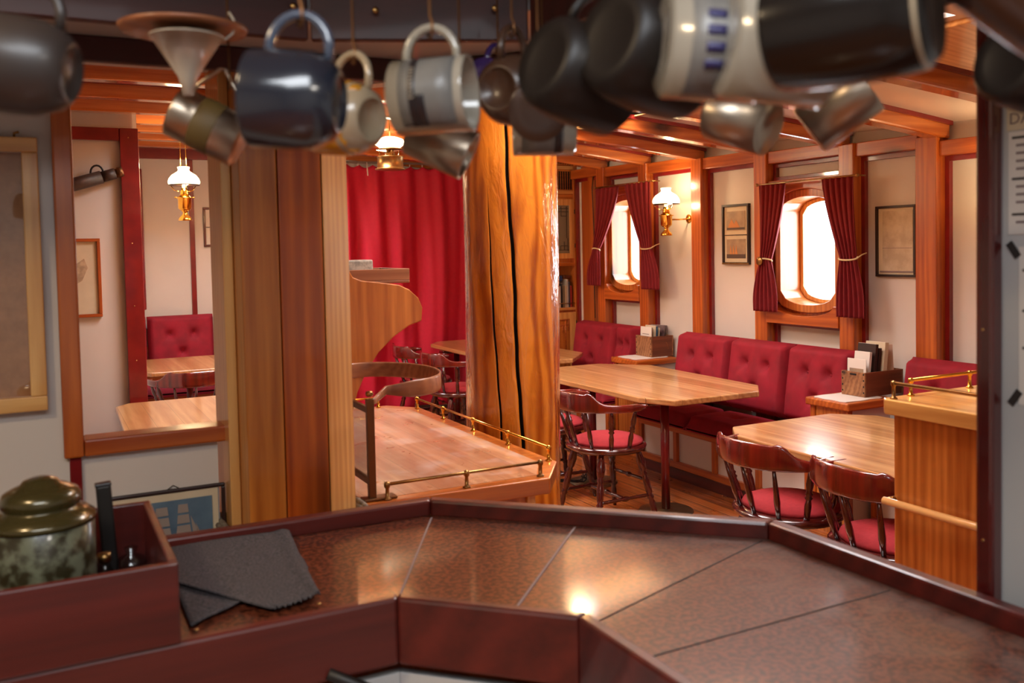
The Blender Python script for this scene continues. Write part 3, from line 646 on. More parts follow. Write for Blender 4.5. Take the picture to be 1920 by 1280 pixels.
for s in range(3):
    pts=[]
    for i,p in enumerate(rp):
        tw=i*.55+s*2.094; a=2*math.pi*i/36; n=Vector((math.cos(a),math.sin(a),0))
        pts.append(p+n*.0065*math.cos(tw)+Vector((0,0,.0065*math.sin(tw))))
    MB().tube(pts,.0072,8).build('strand','rope',rope)
# ================================================================== MAST
MX,MY=1.80,3.47
ms=thing('wooden_mast','thick honey coloured log mast with long black cracks in the centre of the room','mast',(MX,MY,0))
def mast_r(a,z):
    r=.203+.005*math.sin(3*a+z*1.5)+.002*math.sin(7*a+z*3)
    if z>2.1: r+=.16*((z-2.1)/.45)**2
    return r
va=math.atan2(-MY,-MX)     # direction that faces the hatch
def cra(z,k):        # direction of each long crack, as an angle around the mast
    if k==0: return va+.05-.16*(z-1.6)+.015*math.sin(9*z)+.006*math.sin(31*z)
    return va-.32-.18*(z-1.2)+.015*math.sin(7*z+1)+.006*math.sin(27*z)
nZ=140; vs=[]; fs=[]; mi=[]
def offs(w): return [-w*3,-w*1.6,-w,-w*.55,0,w*.55,w,w*1.6,w*3]
def angs(z):
    w0=.0075/.205*(1-.55*max(0,z-1.9)/.6); w1=.0042/.205*max(.05,min(1,(2.0-z)/.5))
    A1=[cra(z,1)+o for o in offs(w1)]; A0=[cra(z,0)+o for o in offs(w0)]
    mid=[A1[-1]+(A0[0]-A1[-1])*i/17 for i in range(1,17)]
    rest=[A0[-1]+(A1[0]+2*math.pi-A0[-1])*i/110 for i in range(1,110)]
    return A1+mid+A0+rest, w0, w1
dep=[0,0,.004,.03,.05,.03,.004,0,0]
nA=9+16+9+109
for j in range(nZ+1):
    z=2.55*j/nZ; A,w0,w1=angs(z)
    for i,a in enumerate(A):
        r=mast_r(a,z)
        if i<9: r-=dep[i]*.7*(1 if z<1.9 else 0)
        elif 25<=i<34: r-=dep[i-25]
        vs.append((MX+r*math.cos(a),MY+r*math.sin(a),z))
for j in range(nZ):
    for i in range(nA):
        fs.append((j*nA+i,j*nA+(i+1)%nA,(j+1)*nA+(i+1)%nA,(j+1)*nA+i))
        z=2.55*(j+.5)/nZ
        mi.append(1 if (27<=i<31 or (2<=i<6 and z<1.9)) else 0)
mo=MB().add(vs,fs,True).build('log','mast',ms); mo.data.materials.append(M['mastcrack']); mo.data.polygons.foreach_set('material_index',mi)
# hammered, wavy varnish
nt=M['mast'].node_tree; b_=nt.nodes['Principled BSDF']
n_=nt.nodes.new('ShaderNodeTexNoise'); n_.inputs['Scale'].default_value=13; n_.inputs['Distortion'].default_value=2.5; n_.inputs['Detail'].default_value=2
mp_=nt.nodes.new('ShaderNodeMapping'); mp_.inputs['Scale'].default_value=(1.6,1.6,.5); tc_=nt.nodes.new('ShaderNodeTexCoord')
bp_=nt.nodes.new('ShaderNodeBump'); bp_.inputs['Strength'].default_value=.35; bp_.inputs['Distance'].default_value=.01
nt.links.new(tc_.outputs['Object'],mp_.inputs[0]); nt.links.new(mp_.outputs[0],n_.inputs['Vector']); nt.links.new(n_.outputs['Fac'],bp_.inputs['Height'])
nt.links.new(bp_.outputs['Normal'],b_.inputs['Normal']); nt.links.new(bp_.outputs['Normal'],b_.inputs['Coat Normal'])
# ================================================================== DESK WITH BRASS RAILS
dk=thing('serving_desk','low pine desk with clipped corners and scuffed, sheen-tinted top between the post and the mast','desk',(1.15,3.2,0))
dp=[(.79,2.46),(1.39,2.44),(1.52,2.62),(1.52,3.86),(1.41,4.0),(.79,4.0)]
MB().prism(dp,'xy',.90,.95).build('worktop_edge','deskedge',dk,.004)
dpi=[(.80,2.50),(1.37,2.49),(1.46,2.64),(1.46,3.83),(1.38,3.94),(.80,3.94)]
MB().prism(dpi,'xy',.949,.9515).build('worktop','desk',dk)
dpb=[(.82,2.52),(1.34,2.50),(1.42,2.66),(1.42,3.76),(1.35,3.92),(.82,3.92)]
MB().prism(dpb,'xy',0,.90).build('body','pine_z',dk,.004)
MB().box(1.335,2.49,.3,1.365,2.53,.90).build('corner_stile','lightpine_z',dk,.003)
def brail(parent,pts,posts,z,h,r=.006,m='oldbrass'):
    for i in range(len(pts)-1): MB().tube([pts[i]+(z+h,),pts[i+1]+(z+h,)],r*.8,10).build('rail',m,parent)
    for p in posts:
        MB().lathe([(0,0),(.012,0),(.012,.004),(.0065,.006),(.0055,h-.012),(.009,h-.007),(.0095,h),(.008,h+.006),(.0,h+.009)],14,Matrix.Translation(p+(z,))).build('rail_post',m,parent)
g1=thing('brass_gallery_rail','brass fiddle rail along the near edge of the serving desk','rail',(1.1,2.48,.95))
brail(g1,[(.868,2.475),(1.375,2.475)],[(.868,2.475),(1.12,2.475),(1.375,2.475)],.9502,.045)
g2=thing('brass_gallery_rail','long brass fiddle rail along the desk edge in front of the mast','rail',(1.5,3.2,.95))
brail(g2,[(1.50,2.64),(1.50,3.84)],[(1.50,2.64),(1.50,2.94),(1.50,3.24),(1.50,3.54),(1.50,3.84)],.9502,.045,m='brass')
g3=thing('brass_gallery_rail','short brass rail at the far end of the serving desk under the bent wood band','rail',(1.3,3.98,.95))
brail(g3,[(.95,3.97),(1.36,3.97)],[(.95,3.97),(1.36,3.97)],.9502,.045,m='brass')
vs_=thing('glass_screen','small glass screen in a bronze frame clamped to the serving desk','screen',(.83,2.6,.95))
MB().box(.818,2.486,.955,.840,2.506,1.245).build('upright','bronze',vs_,.003)
MB().box(.80,2.475,.9502,.90,2.52,.958).build('foot_plate','bronze',vs_,.003)
MB().box(.825,2.506,1.20,.838,2.83,1.218).build('top_bar','bronze',vs_,.002)
MB().box(.825,2.506,.99,.838,2.83,1.008).build('bottom_bar','bronze',vs_,.002)
MB().box(.829,2.506,1.008,.833,2.83,1.20).build('pane','greyglass',vs_)
bd=thing('bentwood_band','wide bent wood band forming a loop held above the serving desk','wooden band',(1.05,2.9,1.22))
pts=[]
for i in range(41):
    t=-math.pi*.62+ i/40*math.pi*1.24
    pts.append((1.02+.19*math.cos(t)-.0, 2.95+.27*math.sin(t)))
pts=[(.835,2.50),(.86,2.54)]+[p for p in pts if True]+[(.84,3.2)]
fr_=[]
for i,p in enumerate(pts):
    a=Vector(pts[max(0,i-1)]); b_2=Vector(pts[min(len(pts)-1,i+1)]); d=(b_2-a).normalized()
    hh=.028 if i>6 else .008+.003*i
    fr_.append(((p[0],p[1],1.232),(d.y,-d.x,0),(0,0,1),.004,hh))
MB().sweep(fr_,10).build('band','bent',bd)
MB().lathe([(0,0),(.009,.002),(.012,.009),(.009,.016),(0,.018)],14,Matrix.Translation((.829,2.497,1.25))).build('knob','oldbrass',bd)
# curved cheek shelf
ch=thing('curved_shelf_unit','orange pine shelf end with a curved cheek before the crimson curtain','shelf',(1.0,3.15,1.2))
prof=[(.80,.96),(.985,.965),(1.0,1.06),(1.025,1.15),(1.06,1.22),(1.11,1.29),(1.17,1.345),(1.235,1.385),(1.285,1.40),(1.29,1.45),(1.275,1.487),(1.24,1.52),(1.20,1.54),(1.12,1.553),(1.05,1.562),(1.02,1.575),(1.005,1.60),(.99,1.625),(.80,1.63)]
MB().prism(prof,'xz',3.22,3.25).build('cheek','pine_z',ch,.004)
MB().prism(prof,'xz',3.62,3.65).build('cheek','pine_z',ch,.004)
MB().box(.80,3.25,1.53,1.10,3.62,1.545).build('shelf_board','pine_x',ch,.002)
MB().box(.80,3.25,1.0,.82,3.62,1.62).build('back_board','pine_z',ch)
tb=thing('small_wooden_tray','thin wooden tray resting on the curved shelf','tray',(1.15,3.45,1.56))
MB().box(.9,3.27,1.5455,1.26,3.60,1.556).build('bottom','bent',tb,.002)
for a in ((.9,3.27,1.556,1.26,3.28,1.60),(.9,3.59,1.556,1.26,3.60,1.60),(1.25,3.28,1.556,1.26,3.59,1.60)): MB().box(*a).build('side','bent',tb,.002)
tag(MB().lathe([(0,0),(.04,0),(.065,.02),(.07,.035),(.066,.035),(.05,.015),(0,.006)],24,Matrix.Translation((1.05,3.36,1.5565))).build('white_bowl','whiteglaze'),'small white bowl in the tray on the curved shelf','bowl')
tag(box('marble_block',mat('grey_marble',(190,184,172),.4,noise=.9,nscale=60,c2=(150,144,134)),1.06,3.46,1.557,1.18,3.54,1.635,bevel=.006),'grey mottled block standing in the tray behind the white bowl','block')
tag(MB().lathe([(0,-.016),(.010,-.012),(.016,0),(.010,.012),(0,.016)],16,Matrix.Translation((1.275,3.4,1.506))@Matrix.Rotation(math.pi/2,4,'Y')).build('metal_knob','steel'),'round metal knob at the right tip of the curved shelf','knob')
# ================================================================== TABLES
def table(label,pts,z,poles,h=.036,long='y',underz=None):
    cx_=sum(p[0] for p in pts)/len(pts); cy_=sum(p[1] for p in pts)/len(pts)
    T=thing('dining_table',label,'table',(cx_,cy_,0),0,'varnished saloon tables')
    MB().prism(pts,'xy',z-h,z).build('tabletop','table' ,T,.007)
    for (x,y) in poles:
        P=MB().tube([(x,y,.012),(x,y,z-h-.03)],.027,20).build('pole','redpole',T)
        MB().lathe([(0,0),(.17,0),(.172,.004),(.168,.011),(.045,.013),(.04,.02),(0,.02)],40,Matrix.Translation((x,y,0))).build('base_plate','plate',T)
        MB().box(x-.16,y-.05,z-h-.03,x+.30,y+.05,z-h).build('bracket','chair',T,.008)
    return T
table('long clipped-corner wooden table on two red poles before the tufted bench',[(3.19,4.50),(3.30,4.28),(3.93,4.26),(4.10,4.45),(4.14,5.66),(3.86,5.98),(3.35,6.0),(3.19,5.85)],.75,[(3.43,4.56),(3.43,5.40)])
table('farthest wooden table before the red curtain, seen on both sides of the mast',[(3.34,6.62),(3.5,6.42),(3.86,6.36),(4.17,6.7),(4.17,8.2),(4.0,8.38),(3.5,8.38),(3.36,8.2)],.75,[(3.5,6.8),(3.5,7.9)])
table('nearest right-hand table with water-streaked top, partly behind the pine cabinet',[(2.90,2.3),(2.94,3.36),(3.06,3.51),(3.72,3.50),(3.88,3.32),(3.88,2.2),(3.0,2.15)],.75,[(3.28,3.05),(3.28,2.5)])
table('wooden table seen lowest through the left hatch with glossy reflections',[(.36,5.0),(.38,6.02),(.46,6.12),(1.55,6.12),(1.7,5.95),(1.7,4.9),(.5,4.85)],.75,[(.8,5.4),(1.3,5.6)])
table('wooden table before the red bench, seen through the left hatch above a chair back',[(.66,7.75),(.75,7.6),(1.62,7.58),(1.72,7.75),(1.72,8.6),(.66,8.6)],.75,[(1.1,8.1)])
# ================================================================== CHAIRS
def make_chair():
    T=thing('captains_chair','', 'chair',(0,0,0),0,'dark captains chairs at the tables')
    MB().lathe([(0,.415),(.17,.415),(.205,.422),(.222,.436),(.225,.448),(.218,.458),(.19,.462),(0,.462)],40,Matrix.Diagonal((1.0,1.06,1,1))).build('seat','chair',T,local=True)
    MB().lathe([(.19,.459),(.196,.466),(.19,.478),(.15,.494),(.08,.503),(0,.505)],36,Matrix.Translation((.015,0,0))@Matrix.Diagonal((1,1.06,1,1))).build('cushion','seatred',T,local=True)
    lp=[(0,.016),(.06,.018),(.16,.025),(.27,.021),(.30,.014),(.33,.021),(.36,.015),(.42,.020),(.58,.019),(.62,.014),(.65,.021),(.68,.014),(.74,.018),(.9,.015),(1,.011)]
    feet={}
    for sx in (1,-1):
        for sy in (1,-1):
            a=(sx*.125,sy*.13,.42); b=(sx*.20,sy*.205,0); feet[(sx,sy)]=(Vector(a),Vector(b))
            mb=MB(); turned(mb,a,b,lp); mb.build('leg','chair',T,local=True)
    def P(k,t): a,b=feet[k]; return a.lerp(b,t)
    spf=[(0,.007),(.1,.010),(.3,.011),(.42,.009),(.46,.014),(.5,.016),(.54,.014),(.58,.009),(.7,.011),(.9,.010),(1,.007)]
    for sy in (1,-1):
        mb=MB(); turned(mb,P((1,sy),.62),P((-1,sy),.62),spf); mb.build('stretcher','chair',T,local=True)
    mb=MB(); turned(mb,(P((1,1),.62)+P((-1,1),.62))/2,(P((1,-1),.62)+P((-1,-1),.62))/2,spf); mb.build('stretcher','chair',T,local=True)
    mb=MB(); turned(mb,P((1,1),.42),P((1,-1),.42),spf); mb.build('stretcher','chair',T,local=True)
    # bent crest rail: high in the middle, shoulders, then low arms curling forward
    fr_=[]; n=56
    for i in range(n+1):
        a=-1.86+3.72*i/n; s=abs(a)
        k=1/(1+math.exp((s-.80)*14)); hi=.725+.062*k-.0*s; 
        top=.722+.058*k+(.010 if .55<s<.75 else 0)*k; bot=.668+.01*min(1,s); 
        if s>1.6: bot+=.012*(s-1.6)/.27; top-=.012*((s-1.6)/.27)
        R=.262+.02*math.sin(min(s,1.6)); rx,ry=R,R*1.03
        if s>1.7: R2=(s-1.7)*.03; rx-=R2; ry-=R2
        c=(-rx*math.cos(a)-.005,ry*math.sin(a),(top+bot)/2)
        out=Vector((-math.cos(a),math.sin(a),.12)).normalized(); 
        fr_.append((c,out,Vector((-.12*math.cos(a)*-1*-1,0,1)).normalized() if False else Vector((0,0,1)),.011+.006*max(0,min(1,(s-1.2)/.6)),(top-bot)/2))
    MB().sweep(fr_,14).build('crest_rail','chairred',T,local=True)
    for a in (-1.62,-1.08,-.54,0,.54,1.08,1.62):
        p0=(-.195*math.cos(a)*1.0,.205*math.sin(a),.455); p1=(-.262*math.cos(a)-.005,.272*math.sin(a),.682)
        if abs(a)>1: pr=[(0,.010),(.1,.013),(.3,.015),(.42,.011),(.46,.017),(.5,.011),(.54,.017),(.58,.011),(.72,.016),(.9,.012),(1,.008)]
        else: pr=[(0,.009),(.35,.014),(.5,.012),(1,.007)]
        mb=MB(); turned(mb,p0,p1,pr,10); mb.build('spindle','chair',T,local=True)
    return T
CH=[((2.97,3.04),.05,'dark chair with red seat at the right-hand table, its whole curved back in view'),
    ((2.97,2.47),-.02,'dark chair with red seat nearest the pine cabinet, half hidden by it'),
    ((3.03,4.62),.03,'dark chair with red seat right of the mast, turned legs in full view'),
    ((3.05,5.32),-.1,'dark chair at the long table behind the one beside the mast, mostly hidden'),
    ((3.12,7.05),.08,'dark chair at the far table immediately left of the mast'),
    ((3.12,7.75),.0,'farthest dark chair left of the mast, closest to the red curtain'),
    ((1.0,7.22),math.pi/2-.05,'dark chair back seen through the left hatch between two tables')]
c0=make_chair()
for i,((x,y),r,lab) in enumerate(CH):
    o=c0 if i==0 else copy_tree(c0); o.location=(x,y,0); o.rotation_euler=(0,0,r); o.scale=(1.07,1.07,1.04); o['label']=lab
# ================================================================== TUFTED BENCHES
def cushion(name,parent,T,w,h,t,tufts,m='velvet',btn=True):
    def fn(u,v):
        x,z=u*w,v*h; e=.05
        fx=min(1,min(u,1-u)*w/e); fz=min(1,min(v,1-v)*h/e)
        d=t*math.sqrt(max(0,1-(1-fx)**2))*.5+t*math.sqrt(max(0,1-(1-fz)**2))*.5
        d*=min(1,.35+fx)*min(1,.35+fz)
        d+=.02*math.sin(math.pi*u)*math.sin(math.pi*v)
        for (a,b) in tufts:
            q=math.hypot((u-a)*w,(v-b)*h); d-=.04*math.exp(-(q/.035)**2)+.016*math.exp(-(q/.09)**2)
            dx=abs(abs(u-a)*w-abs(v-b)*h*.8)
            if q<.16: d-=.008*math.exp(-(dx/.012)**2)*(1-q/.16)
        return (x,-d,z)
    mb=MB(T); mb.grid(fn,36,36); mb.box(0,0,0,w,.02,h)
    o=mb.build(name,m,parent)
    if btn:
        mb=MB(T)
        for (a,b) in tufts: 
            p=fn(a,b); mb.lathe([(0,0),(.010,.001),(.012,.004),(.008,.009),(0,.011)],12,Matrix.Translation((p[0],p[1]+.002,p[2]))@Matrix.Rotation(math.pi/2,4,'X'))
        mb.build('tuft_buttons','velvet',o)
    return o
def XR(y1,z0,lean,x):   # cushion frame on the hull side: local x runs towards -Y, front faces -X
    return Matrix.Translation((x,y1,z0))@Matrix.Rotation(-math.pi/2,4,'Z')@Matrix.Rotation(-lean,4,'X')
TU=[(.32,.66),(.68,.66),(.5,.34)]
def bench_right(label,y0,y1,cuts,seatcuts,xf=4.0,backx=4.36):
    S=thing('tufted_bench',label,'bench',(4.2,(y0+y1)/2,0),0,'red velvet benches along the walls')
    for a,b in zip(cuts[:-1],cuts[1:]): cushion('back_cushion',S,XR(b-.004,.50,.14,backx),b-a-.008,.50,.10,TU)
    for a,b in zip(seatcuts[:-1],seatcuts[1:]):
        T=Matrix.Translation((backx-.02,b-.004,.38))@Matrix.Rotation(-math.pi/2,4,'Z')@Matrix.Rotation(-math.pi/2,4,'X')@Matrix.Translation((0,0,0))
        # seat: grid lies flat, front side upward
        w,h=b-a-.008,backx-.02-xf
        T=Matrix(((0,0,-1,backx-.02),(-1,0,0,b-.004),(0,-1,0,.40),(0,0,0,1)))
        cushion('seat_cushion',S,T,w,h,.085,[(.5,.45)])
        MB().box(xf+.0,a+.004,.375,backx,b-.004,.42).build('seat_edge','velvet',S,.015)
    MB().box(xf+.06,y0,.06,4.52,y1,.10).build('plinth','mahog_y',S); MB().box(xf+.04,y0,0,xf+.06,y1,.075).build('kick_board','mahog_y',S)
    MB().box(xf+.05,y0,.33,xf+.09,y1,.376).build('top_rail','orange_y',S,.003)
    MB().box(xf+.05,y0,.07,xf+.09,y1,.12).build('bottom_rail','orange_y',S,.003)
    n=max(1,round((y1-y0)/.42)); 
    for i in range(n+1):
        y=y0+(y1-y0-.04)*i/n; MB().box(xf+.05,y,.12,xf+.09,y+.04,.33).build('stile','orange_z',S,.003)
    MB().box(xf+.075,y0,.12,xf+.085,y1,.33).build('white_panel','white',S)
    MB().box(xf+.09,y0,.12,4.52,y1,.375).build('locker','pine_y',S)
    return S
bench_right('long red tufted bench between the two bookend shelves under the large window',3.90,5.62,[3.90,4.44,5.0,5.60],[3.90,4.44,5.0,5.60],3.93)
bench_right('red tufted bench in the far corner beside the pine bookcase',6.17,7.12,[6.17,6.44,7.10],[6.17,6.5,7.10],4.02)
bench_right('dark end of a red bench behind the nearest book crate, low at the right',1.3,3.56,[1.35,2.1,2.85,3.56],[1.35,2.1,2.85,3.56],4.05,4.38)
S=thing('tufted_bench','red velvet bench against the far white wall, seen through the left hatch','bench',(1.4,9.1,0),0,'red velvet benches along the walls')
for a,b in ((.62,.885),(.89,1.50),(1.515,2.12)):
    T=Matrix.Translation((a,9.22,.55))@Matrix.Rotation(-.12,4,'X'); cushion('back_cushion',S,T,b-a-.006,.54,.10,TU if b-a>.4 else [])
    T=Matrix(((1,0,0,a),(0,0,1,8.72),(0,-1,0,.40),(0,0,0,1))); cushion('seat_cushion',S,T,b-a-.006,.5,.085,[(.5,.5)])
MB().box(.62,8.76,0,2.12,9.38,.40).build('locker','orange_x',S)
MB().box(.62,9.26,.4,2.12,9.38,.8).build('back_support','orange_x',S)
# hidden back supports of the hull benches
# ================================================================== SIDE SHELVES, CRATES, BOOKS
def divider(label,x0,x1,y0,y1,z):
    D=thing('side_cabinet',label,'cabinet',((x0+x1)/2,(y0+y1)/2,0),0,'small cabinets dividing the benches')
    MB().box(x0-.02,y0-.02,z-.045,x1,y1+.02,z).build('top','orange_x',D,.008)
    MB().box(x0+.01,y0+.01,0,x0+.03,y1-.01,z-.045).build('front_panel','pine_z',D)
    for y in (y0,y1-.035): MB().box(x0,y,0,x0+.035,y+.035,z-.045).build('stile','orange_z',D,.003)
    MB().box(x0+.03,y0+.005,.0,x1-.01,y1-.005,z-.045).build('body','white',D)
    return D
divider('small white-sided cabinet with orange top under the farther book crate',4.12,4.50,5.82,6.14,.77)
divider('small orange-topped cabinet under the nearer book crate, right of the long bench',3.95,4.30,3.58,3.86,.77)
def placemat(label,cx_,cy_,rz,w,d):
    T=Matrix.Translation((cx_,cy_,.7705))@Matrix.Rotation(rz,4,'Z')
    rag=[(w/2*(1+.04*math.sin(9*t)+.03*math.sin(23*t))*max(-1,min(1,1.35*math.cos(t))),d/2*(1+.04*math.sin(7*t+1))*max(-1,min(1,1.35*math.sin(t)))) for t in [2*math.pi*i/48 for i in range(48)]]
    tag(MB().prism(rag,'xy',0,.003,T).build('lace_placemat','paper'),label,'placemat')
placemat('ragged white paper mat under the farther book crate',4.29,5.985,0,.32,.27)
placemat('ragged white paper mat under the nearer book crate',4.10,3.72,0,.30,.25)
def crate(name,label,x0,x1,y0,y1,z,h):
    K=thing(name,label,'crate',((x0+x1)/2,(y0+y1)/2,z)); t=.012
    MB().box(x0,y0,z,x0+t,y1,z+h).build('end_panel','cratewood',K,.002); MB().box(x1-t,y0,z,x1,y1,z+h).build('end_panel','cratewood',K,.002)
    MB().box(x0+t,y0,z,x1-t,y0+t,z+h).build('side_panel','cratedark',K,.002); MB().box(x0+t,y1-t,z,x1-t,y1,z+h).build('side_panel','cratedark',K,.002)
    MB().box(x0+t,y0+t,z,x1-t,y1-t,z+.01).build('bottom_panel','cratewood',K)
    for k in range(4): 
        for yy in (y0+.004,y1-.014): MB().box(x0-.001,yy,z+.02+k*h*.25,x0+.001,yy+.008,z+.03+k*h*.25).build('joint','slot',K)
    return K
K1=crate('book_crate','old wooden crate of booklets with a twine bow on the farther small cabinet',4.30,4.52,5.88,6.09,.774,.165)
K2=crate('book_crate','light wooden crate holding large folders on the nearer small cabinet',4.15,4.47,3.64,3.81,.774,.14)
MB().box(4.148,3.70,.895,4.1505,3.745,.905).build('hand_slot','slot',K2)
for s in (0,1,2): MB().tube([(4.42+s*.012,5.887,.915),(4.415+s*.012,5.884,.85),(4.42+s*.015,5.884,.78)],.0018,6).build('twine','twine',K1)
MB().tube([(4.42,5.884,.905),(4.455,5.88,.88),(4.47,5.88,.83)],.0018,6).build('twine','twine',K1)
def slab(name,label,cat,cx_,cy_,z,w,t,h,m,rz=0,lean=0,tilt=0,group=None):   # upright booklet, broad side facing -X
    T=Matrix.Translation((cx_,cy_,z))@Matrix.Rotation(rz,4,'Z')@Matrix.Rotation(lean,4,'Y')@Matrix.Rotation(tilt,4,'X')
    o=thing(name,label,cat,(cx_,cy_,z),0,group)
    MB().box(-t/2,-w/2,0,t/2,w/2,h,T).build('cover',m,o,.0015)
    MB().box(-t/2+.001,-w/2+.003,h-.0008,t/2-.001,w/2-.003,h+.0008,T).build('page_edge','paper',o)
    return o,T
o,T=slab('booklet','white booklet with grey lettering at the front of the farther crate','booklet',4.322,5.985,.786,.145,.008,.225,'paper',0,.04)
TT=T@Matrix(((0,0,-1,-.0045),(-1,0,0,.045),(0,1,0,.085),(0,0,0,1)))
MB().box(-.0048,-.045,.165,-.0042,.045,.17,T).build('printed_line','inkgrey',o)
text('FAMILIE',.024,'inkgrey',o,Matrix.Translation((-Vector(o.location)))@TT,'lettering')
for k in range(4): MB().box(-.0048,-.052,.04+k*.012,-.0042,.052,.046+k*.012,T).build('printed_line','inkgrey',o)
blue=mat('blue_cover',(24,88,128),.4); vio=mat('mauve_photo_cover',(110,86,86),.4,noise=.9,nscale=18,c2=(58,42,50))
for (x,w,t,h,m_,rz,ln,lab) in ((3.985,.12,.012,.19,'cratedark',.05,.03,'brown booklet behind the white lettered one in the farther crate'),
   (4.02,.14,.010,.205,'cream',.1,.06,'cream booklet in the middle of the farther crate'),
   (4.055,.13,.012,.20,blue,-.05,.08,'booklet with a blue cover in the farther crate'),
   (4.085,.12,.01,.185,'cream',.08,.10,'cream folder right of the blue booklet in the farther crate'),
   (4.125,.15,.012,.205,vio,.5,.16,'mauve photo booklet leaning in the farther crate'),
   (4.18,.15,.012,.20,vio,.9,.22,'mauve photo booklet nearest the wall in the farther crate')):
    slab('booklet',lab,'booklet',4.30+(x-3.93)*.6+.008,5.985,.786,w*.85,t,h+.03,m_,rz,ln)
o,T=slab('picture_sheet','white sheet with a printed picture at the front of the nearer crate','paper sheet',4.178,3.725,.786,.135,.004,.20,'paper',0,.03)
MB().box(-.0032,-.05,.10,-.0022,.05,.145,T).build('printed_picture','sea',o)
fol=[(3.90,.11,.02,.20,'paper','white folder with a black spine behind the picture sheet'),(3.935,.13,.022,.245,'darkframe','tall black folder in the nearer crate'),
     (3.97,.12,.022,.22,'darkframe','black binder in the middle of the nearer crate'),(4.01,.14,.03,.25,'cream','thick cream ring binder in the nearer crate')]
for x,w,t,h,m_,lab in fol: slab('folder',lab,'folder',x+.31,3.725,.786,w,t,h+.04,m_,.0,.12)
o,T=slab('folder','large pinkish folder with a dark notch at the right of the nearer crate','folder',4.375,3.71,.786,.14,.022,.27,'manila',1.0,.16)
MB().prism([(-.03,.225),(.03,.225),(0,.175)],'yz',-.0115,-.0125,T).build('notch','printdark',o)
# ================================================================== BOOKCASE
bc=thing('bookcase','pine corner bookcase with slatted vent, glass door and open shelf','bookcase',(4.3,7.5,0))
X0,X1,Y0=4.22,4.56,7.36
MB().box(X1-.05,Y0,0,X1,Y0+.4,2.44).build('side_stile','pine_z',bc,.004)
MB().box(X1,Y0+.01,0,X1+.005,Y0+.4,2.44).build('side_strip','orange_z',bc)
MB().prism([(X1-.0,Y0-.02),(X1+.02,Y0-.02),(4.56,7.02),(4.50,7.02)],'xy',0,2.42).build('angled_panel','orange_z',bc,.004)
MB().box(X0,Y0+.02,2.10,X1-.05,Y0+.04,2.42).build('vent_panel','pine_x',bc,.003)
for k in range(11): MB().box(4.235+k*.025,Y0+.014,2.21,4.247+k*.025,Y0+.021,2.38).build('vent_slot','slot',bc)
for z in (2.17,2.40): MB().box(X0,Y0+.008,z,X1-.05,Y0+.02,z+.03).build('vent_rail','lightpine_x',bc,.003)
dr=MB().box(4.46,Y0,1.56,4.51,Y0+.02,2.12).box(X0,Y0,1.56,4.46,Y0+.02,1.61).box(X0,Y0,2.06,4.46,Y0+.02,2.12).build('glass_door','lightpine_z',bc,.003)
MB().box(X0,Y0+.008,1.61,4.46,Y0+.011,2.06).build('pane',mat('sage_glass',(130,126,110),.15,coat=.5),dr)
lead=MB()
for a in (((4.45,2.03),(4.30,2.03)),((4.43,2.05),(4.43,1.90)),((4.43,1.96),(4.37,1.96)),((4.37,1.96),(4.37,2.05)),((4.34,2.0),(4.45,2.0)),((4.44,1.63),(4.44,1.75)),((4.44,1.68),(4.36,1.68)),((4.36,1.68),(4.36,1.64)),((4.30,1.64),(4.45,1.64)),((4.40,1.72),(4.40,1.64)),((4.43,1.75),(4.43,1.92))):
    (xa,za),(xb,zb)=a; lead.tube([(xa,Y0+.006,za),(xb,Y0+.006,zb)],.003,6)
lead.build('leaded_pattern','ink',dr)
for z in (1.68,2.0): MB().tube([(4.512,Y0-.004,z-.02),(4.512,Y0-.004,z+.02)],.004,8).build('hinge','ink',dr)
MB().box(X0,Y0,1.49,X1-.05,Y0+.38,1.52).build('shelf','pine_x',bc,.003); MB().box(X0,Y0,1.07,X1-.05,Y0+.38,1.095).build('shelf','lightpine_x',bc,.003)
MB().box(X0,Y0+.3,1.095,X1-.05,Y0+.31,1.49).build('plank_back','lightpine_z',bc)
for k in range(4): MB().box(X0+.04+k*.065,Y0+.296,1.095,X0+.043+k*.065,Y0+.301,1.49).build('back_groove','slot',bc)
MB().tube([(X0,Y0+.012,1.135),(X1-.05,Y0+.012,1.135)],.004,8).build('book_rail','oldbrass',bc)
d2=MB().box(X0,Y0,.30,X1-.05,Y0+.02,1.05).build('lower_door','lightpine_z',bc,.003)
MB().box(X0,Y0-.003,.36,4.44,Y0+.001,.99).build('door_panel','pine_z',d2,.003)
fx=MB()
for a in (((4.30,.98),(4.42,.98)),((4.42,.98),(4.42,.88)),((4.36,.93),(4.36,.86)),((4.33,.93),(4.42,.93)),((4.39,.98),(4.39,.70))): (xa,za),(xb,zb)=a; fx.tube([(xa,Y0-.006,za),(xb,Y0-.006,zb)],.006,6)
fx.build('fretwork','orange_x',d2)
for z in (.55,.95): MB().tube([(4.512,Y0-.004,z-.02),(4.512,Y0-.004,z+.02)],.004,8).build('hinge','ink',d2)
bcols=[(176,60,44),(120,84,60),(212,206,198),(224,218,208),(70,60,64),(202,190,180),(40,38,44),(120,110,90),(196,180,150),(188,186,184),(60,66,84),(150,44,40)]
bmats=[mat('book_cover_%d'%i,c,.5) for i,c in enumerate(bcols)]
x=4.235; k=0
while x<4.485:
    wd=random.choice((.018,.024,.03,.022)); h=random.uniform(.20,.27); mm=bmats[k%len(bmats)]
    b=thing('book','thin book standing upright on the open shelf of the pine bookcase','book',(x+wd/2,Y0+.12,1.0955),0,'books on the open shelf of the bookcase')
    MB().box(x,Y0+.03,1.0955,x+wd-.001,Y0+.2,1.0955+h).build('cover',mm,b,.001)
    MB().box(x+.002,Y0+.034,1.0955+h-.001,x+wd-.003,Y0+.198,1.0955+h+.001).build('page_edge','paper',b)
    x+=wd; k+=1
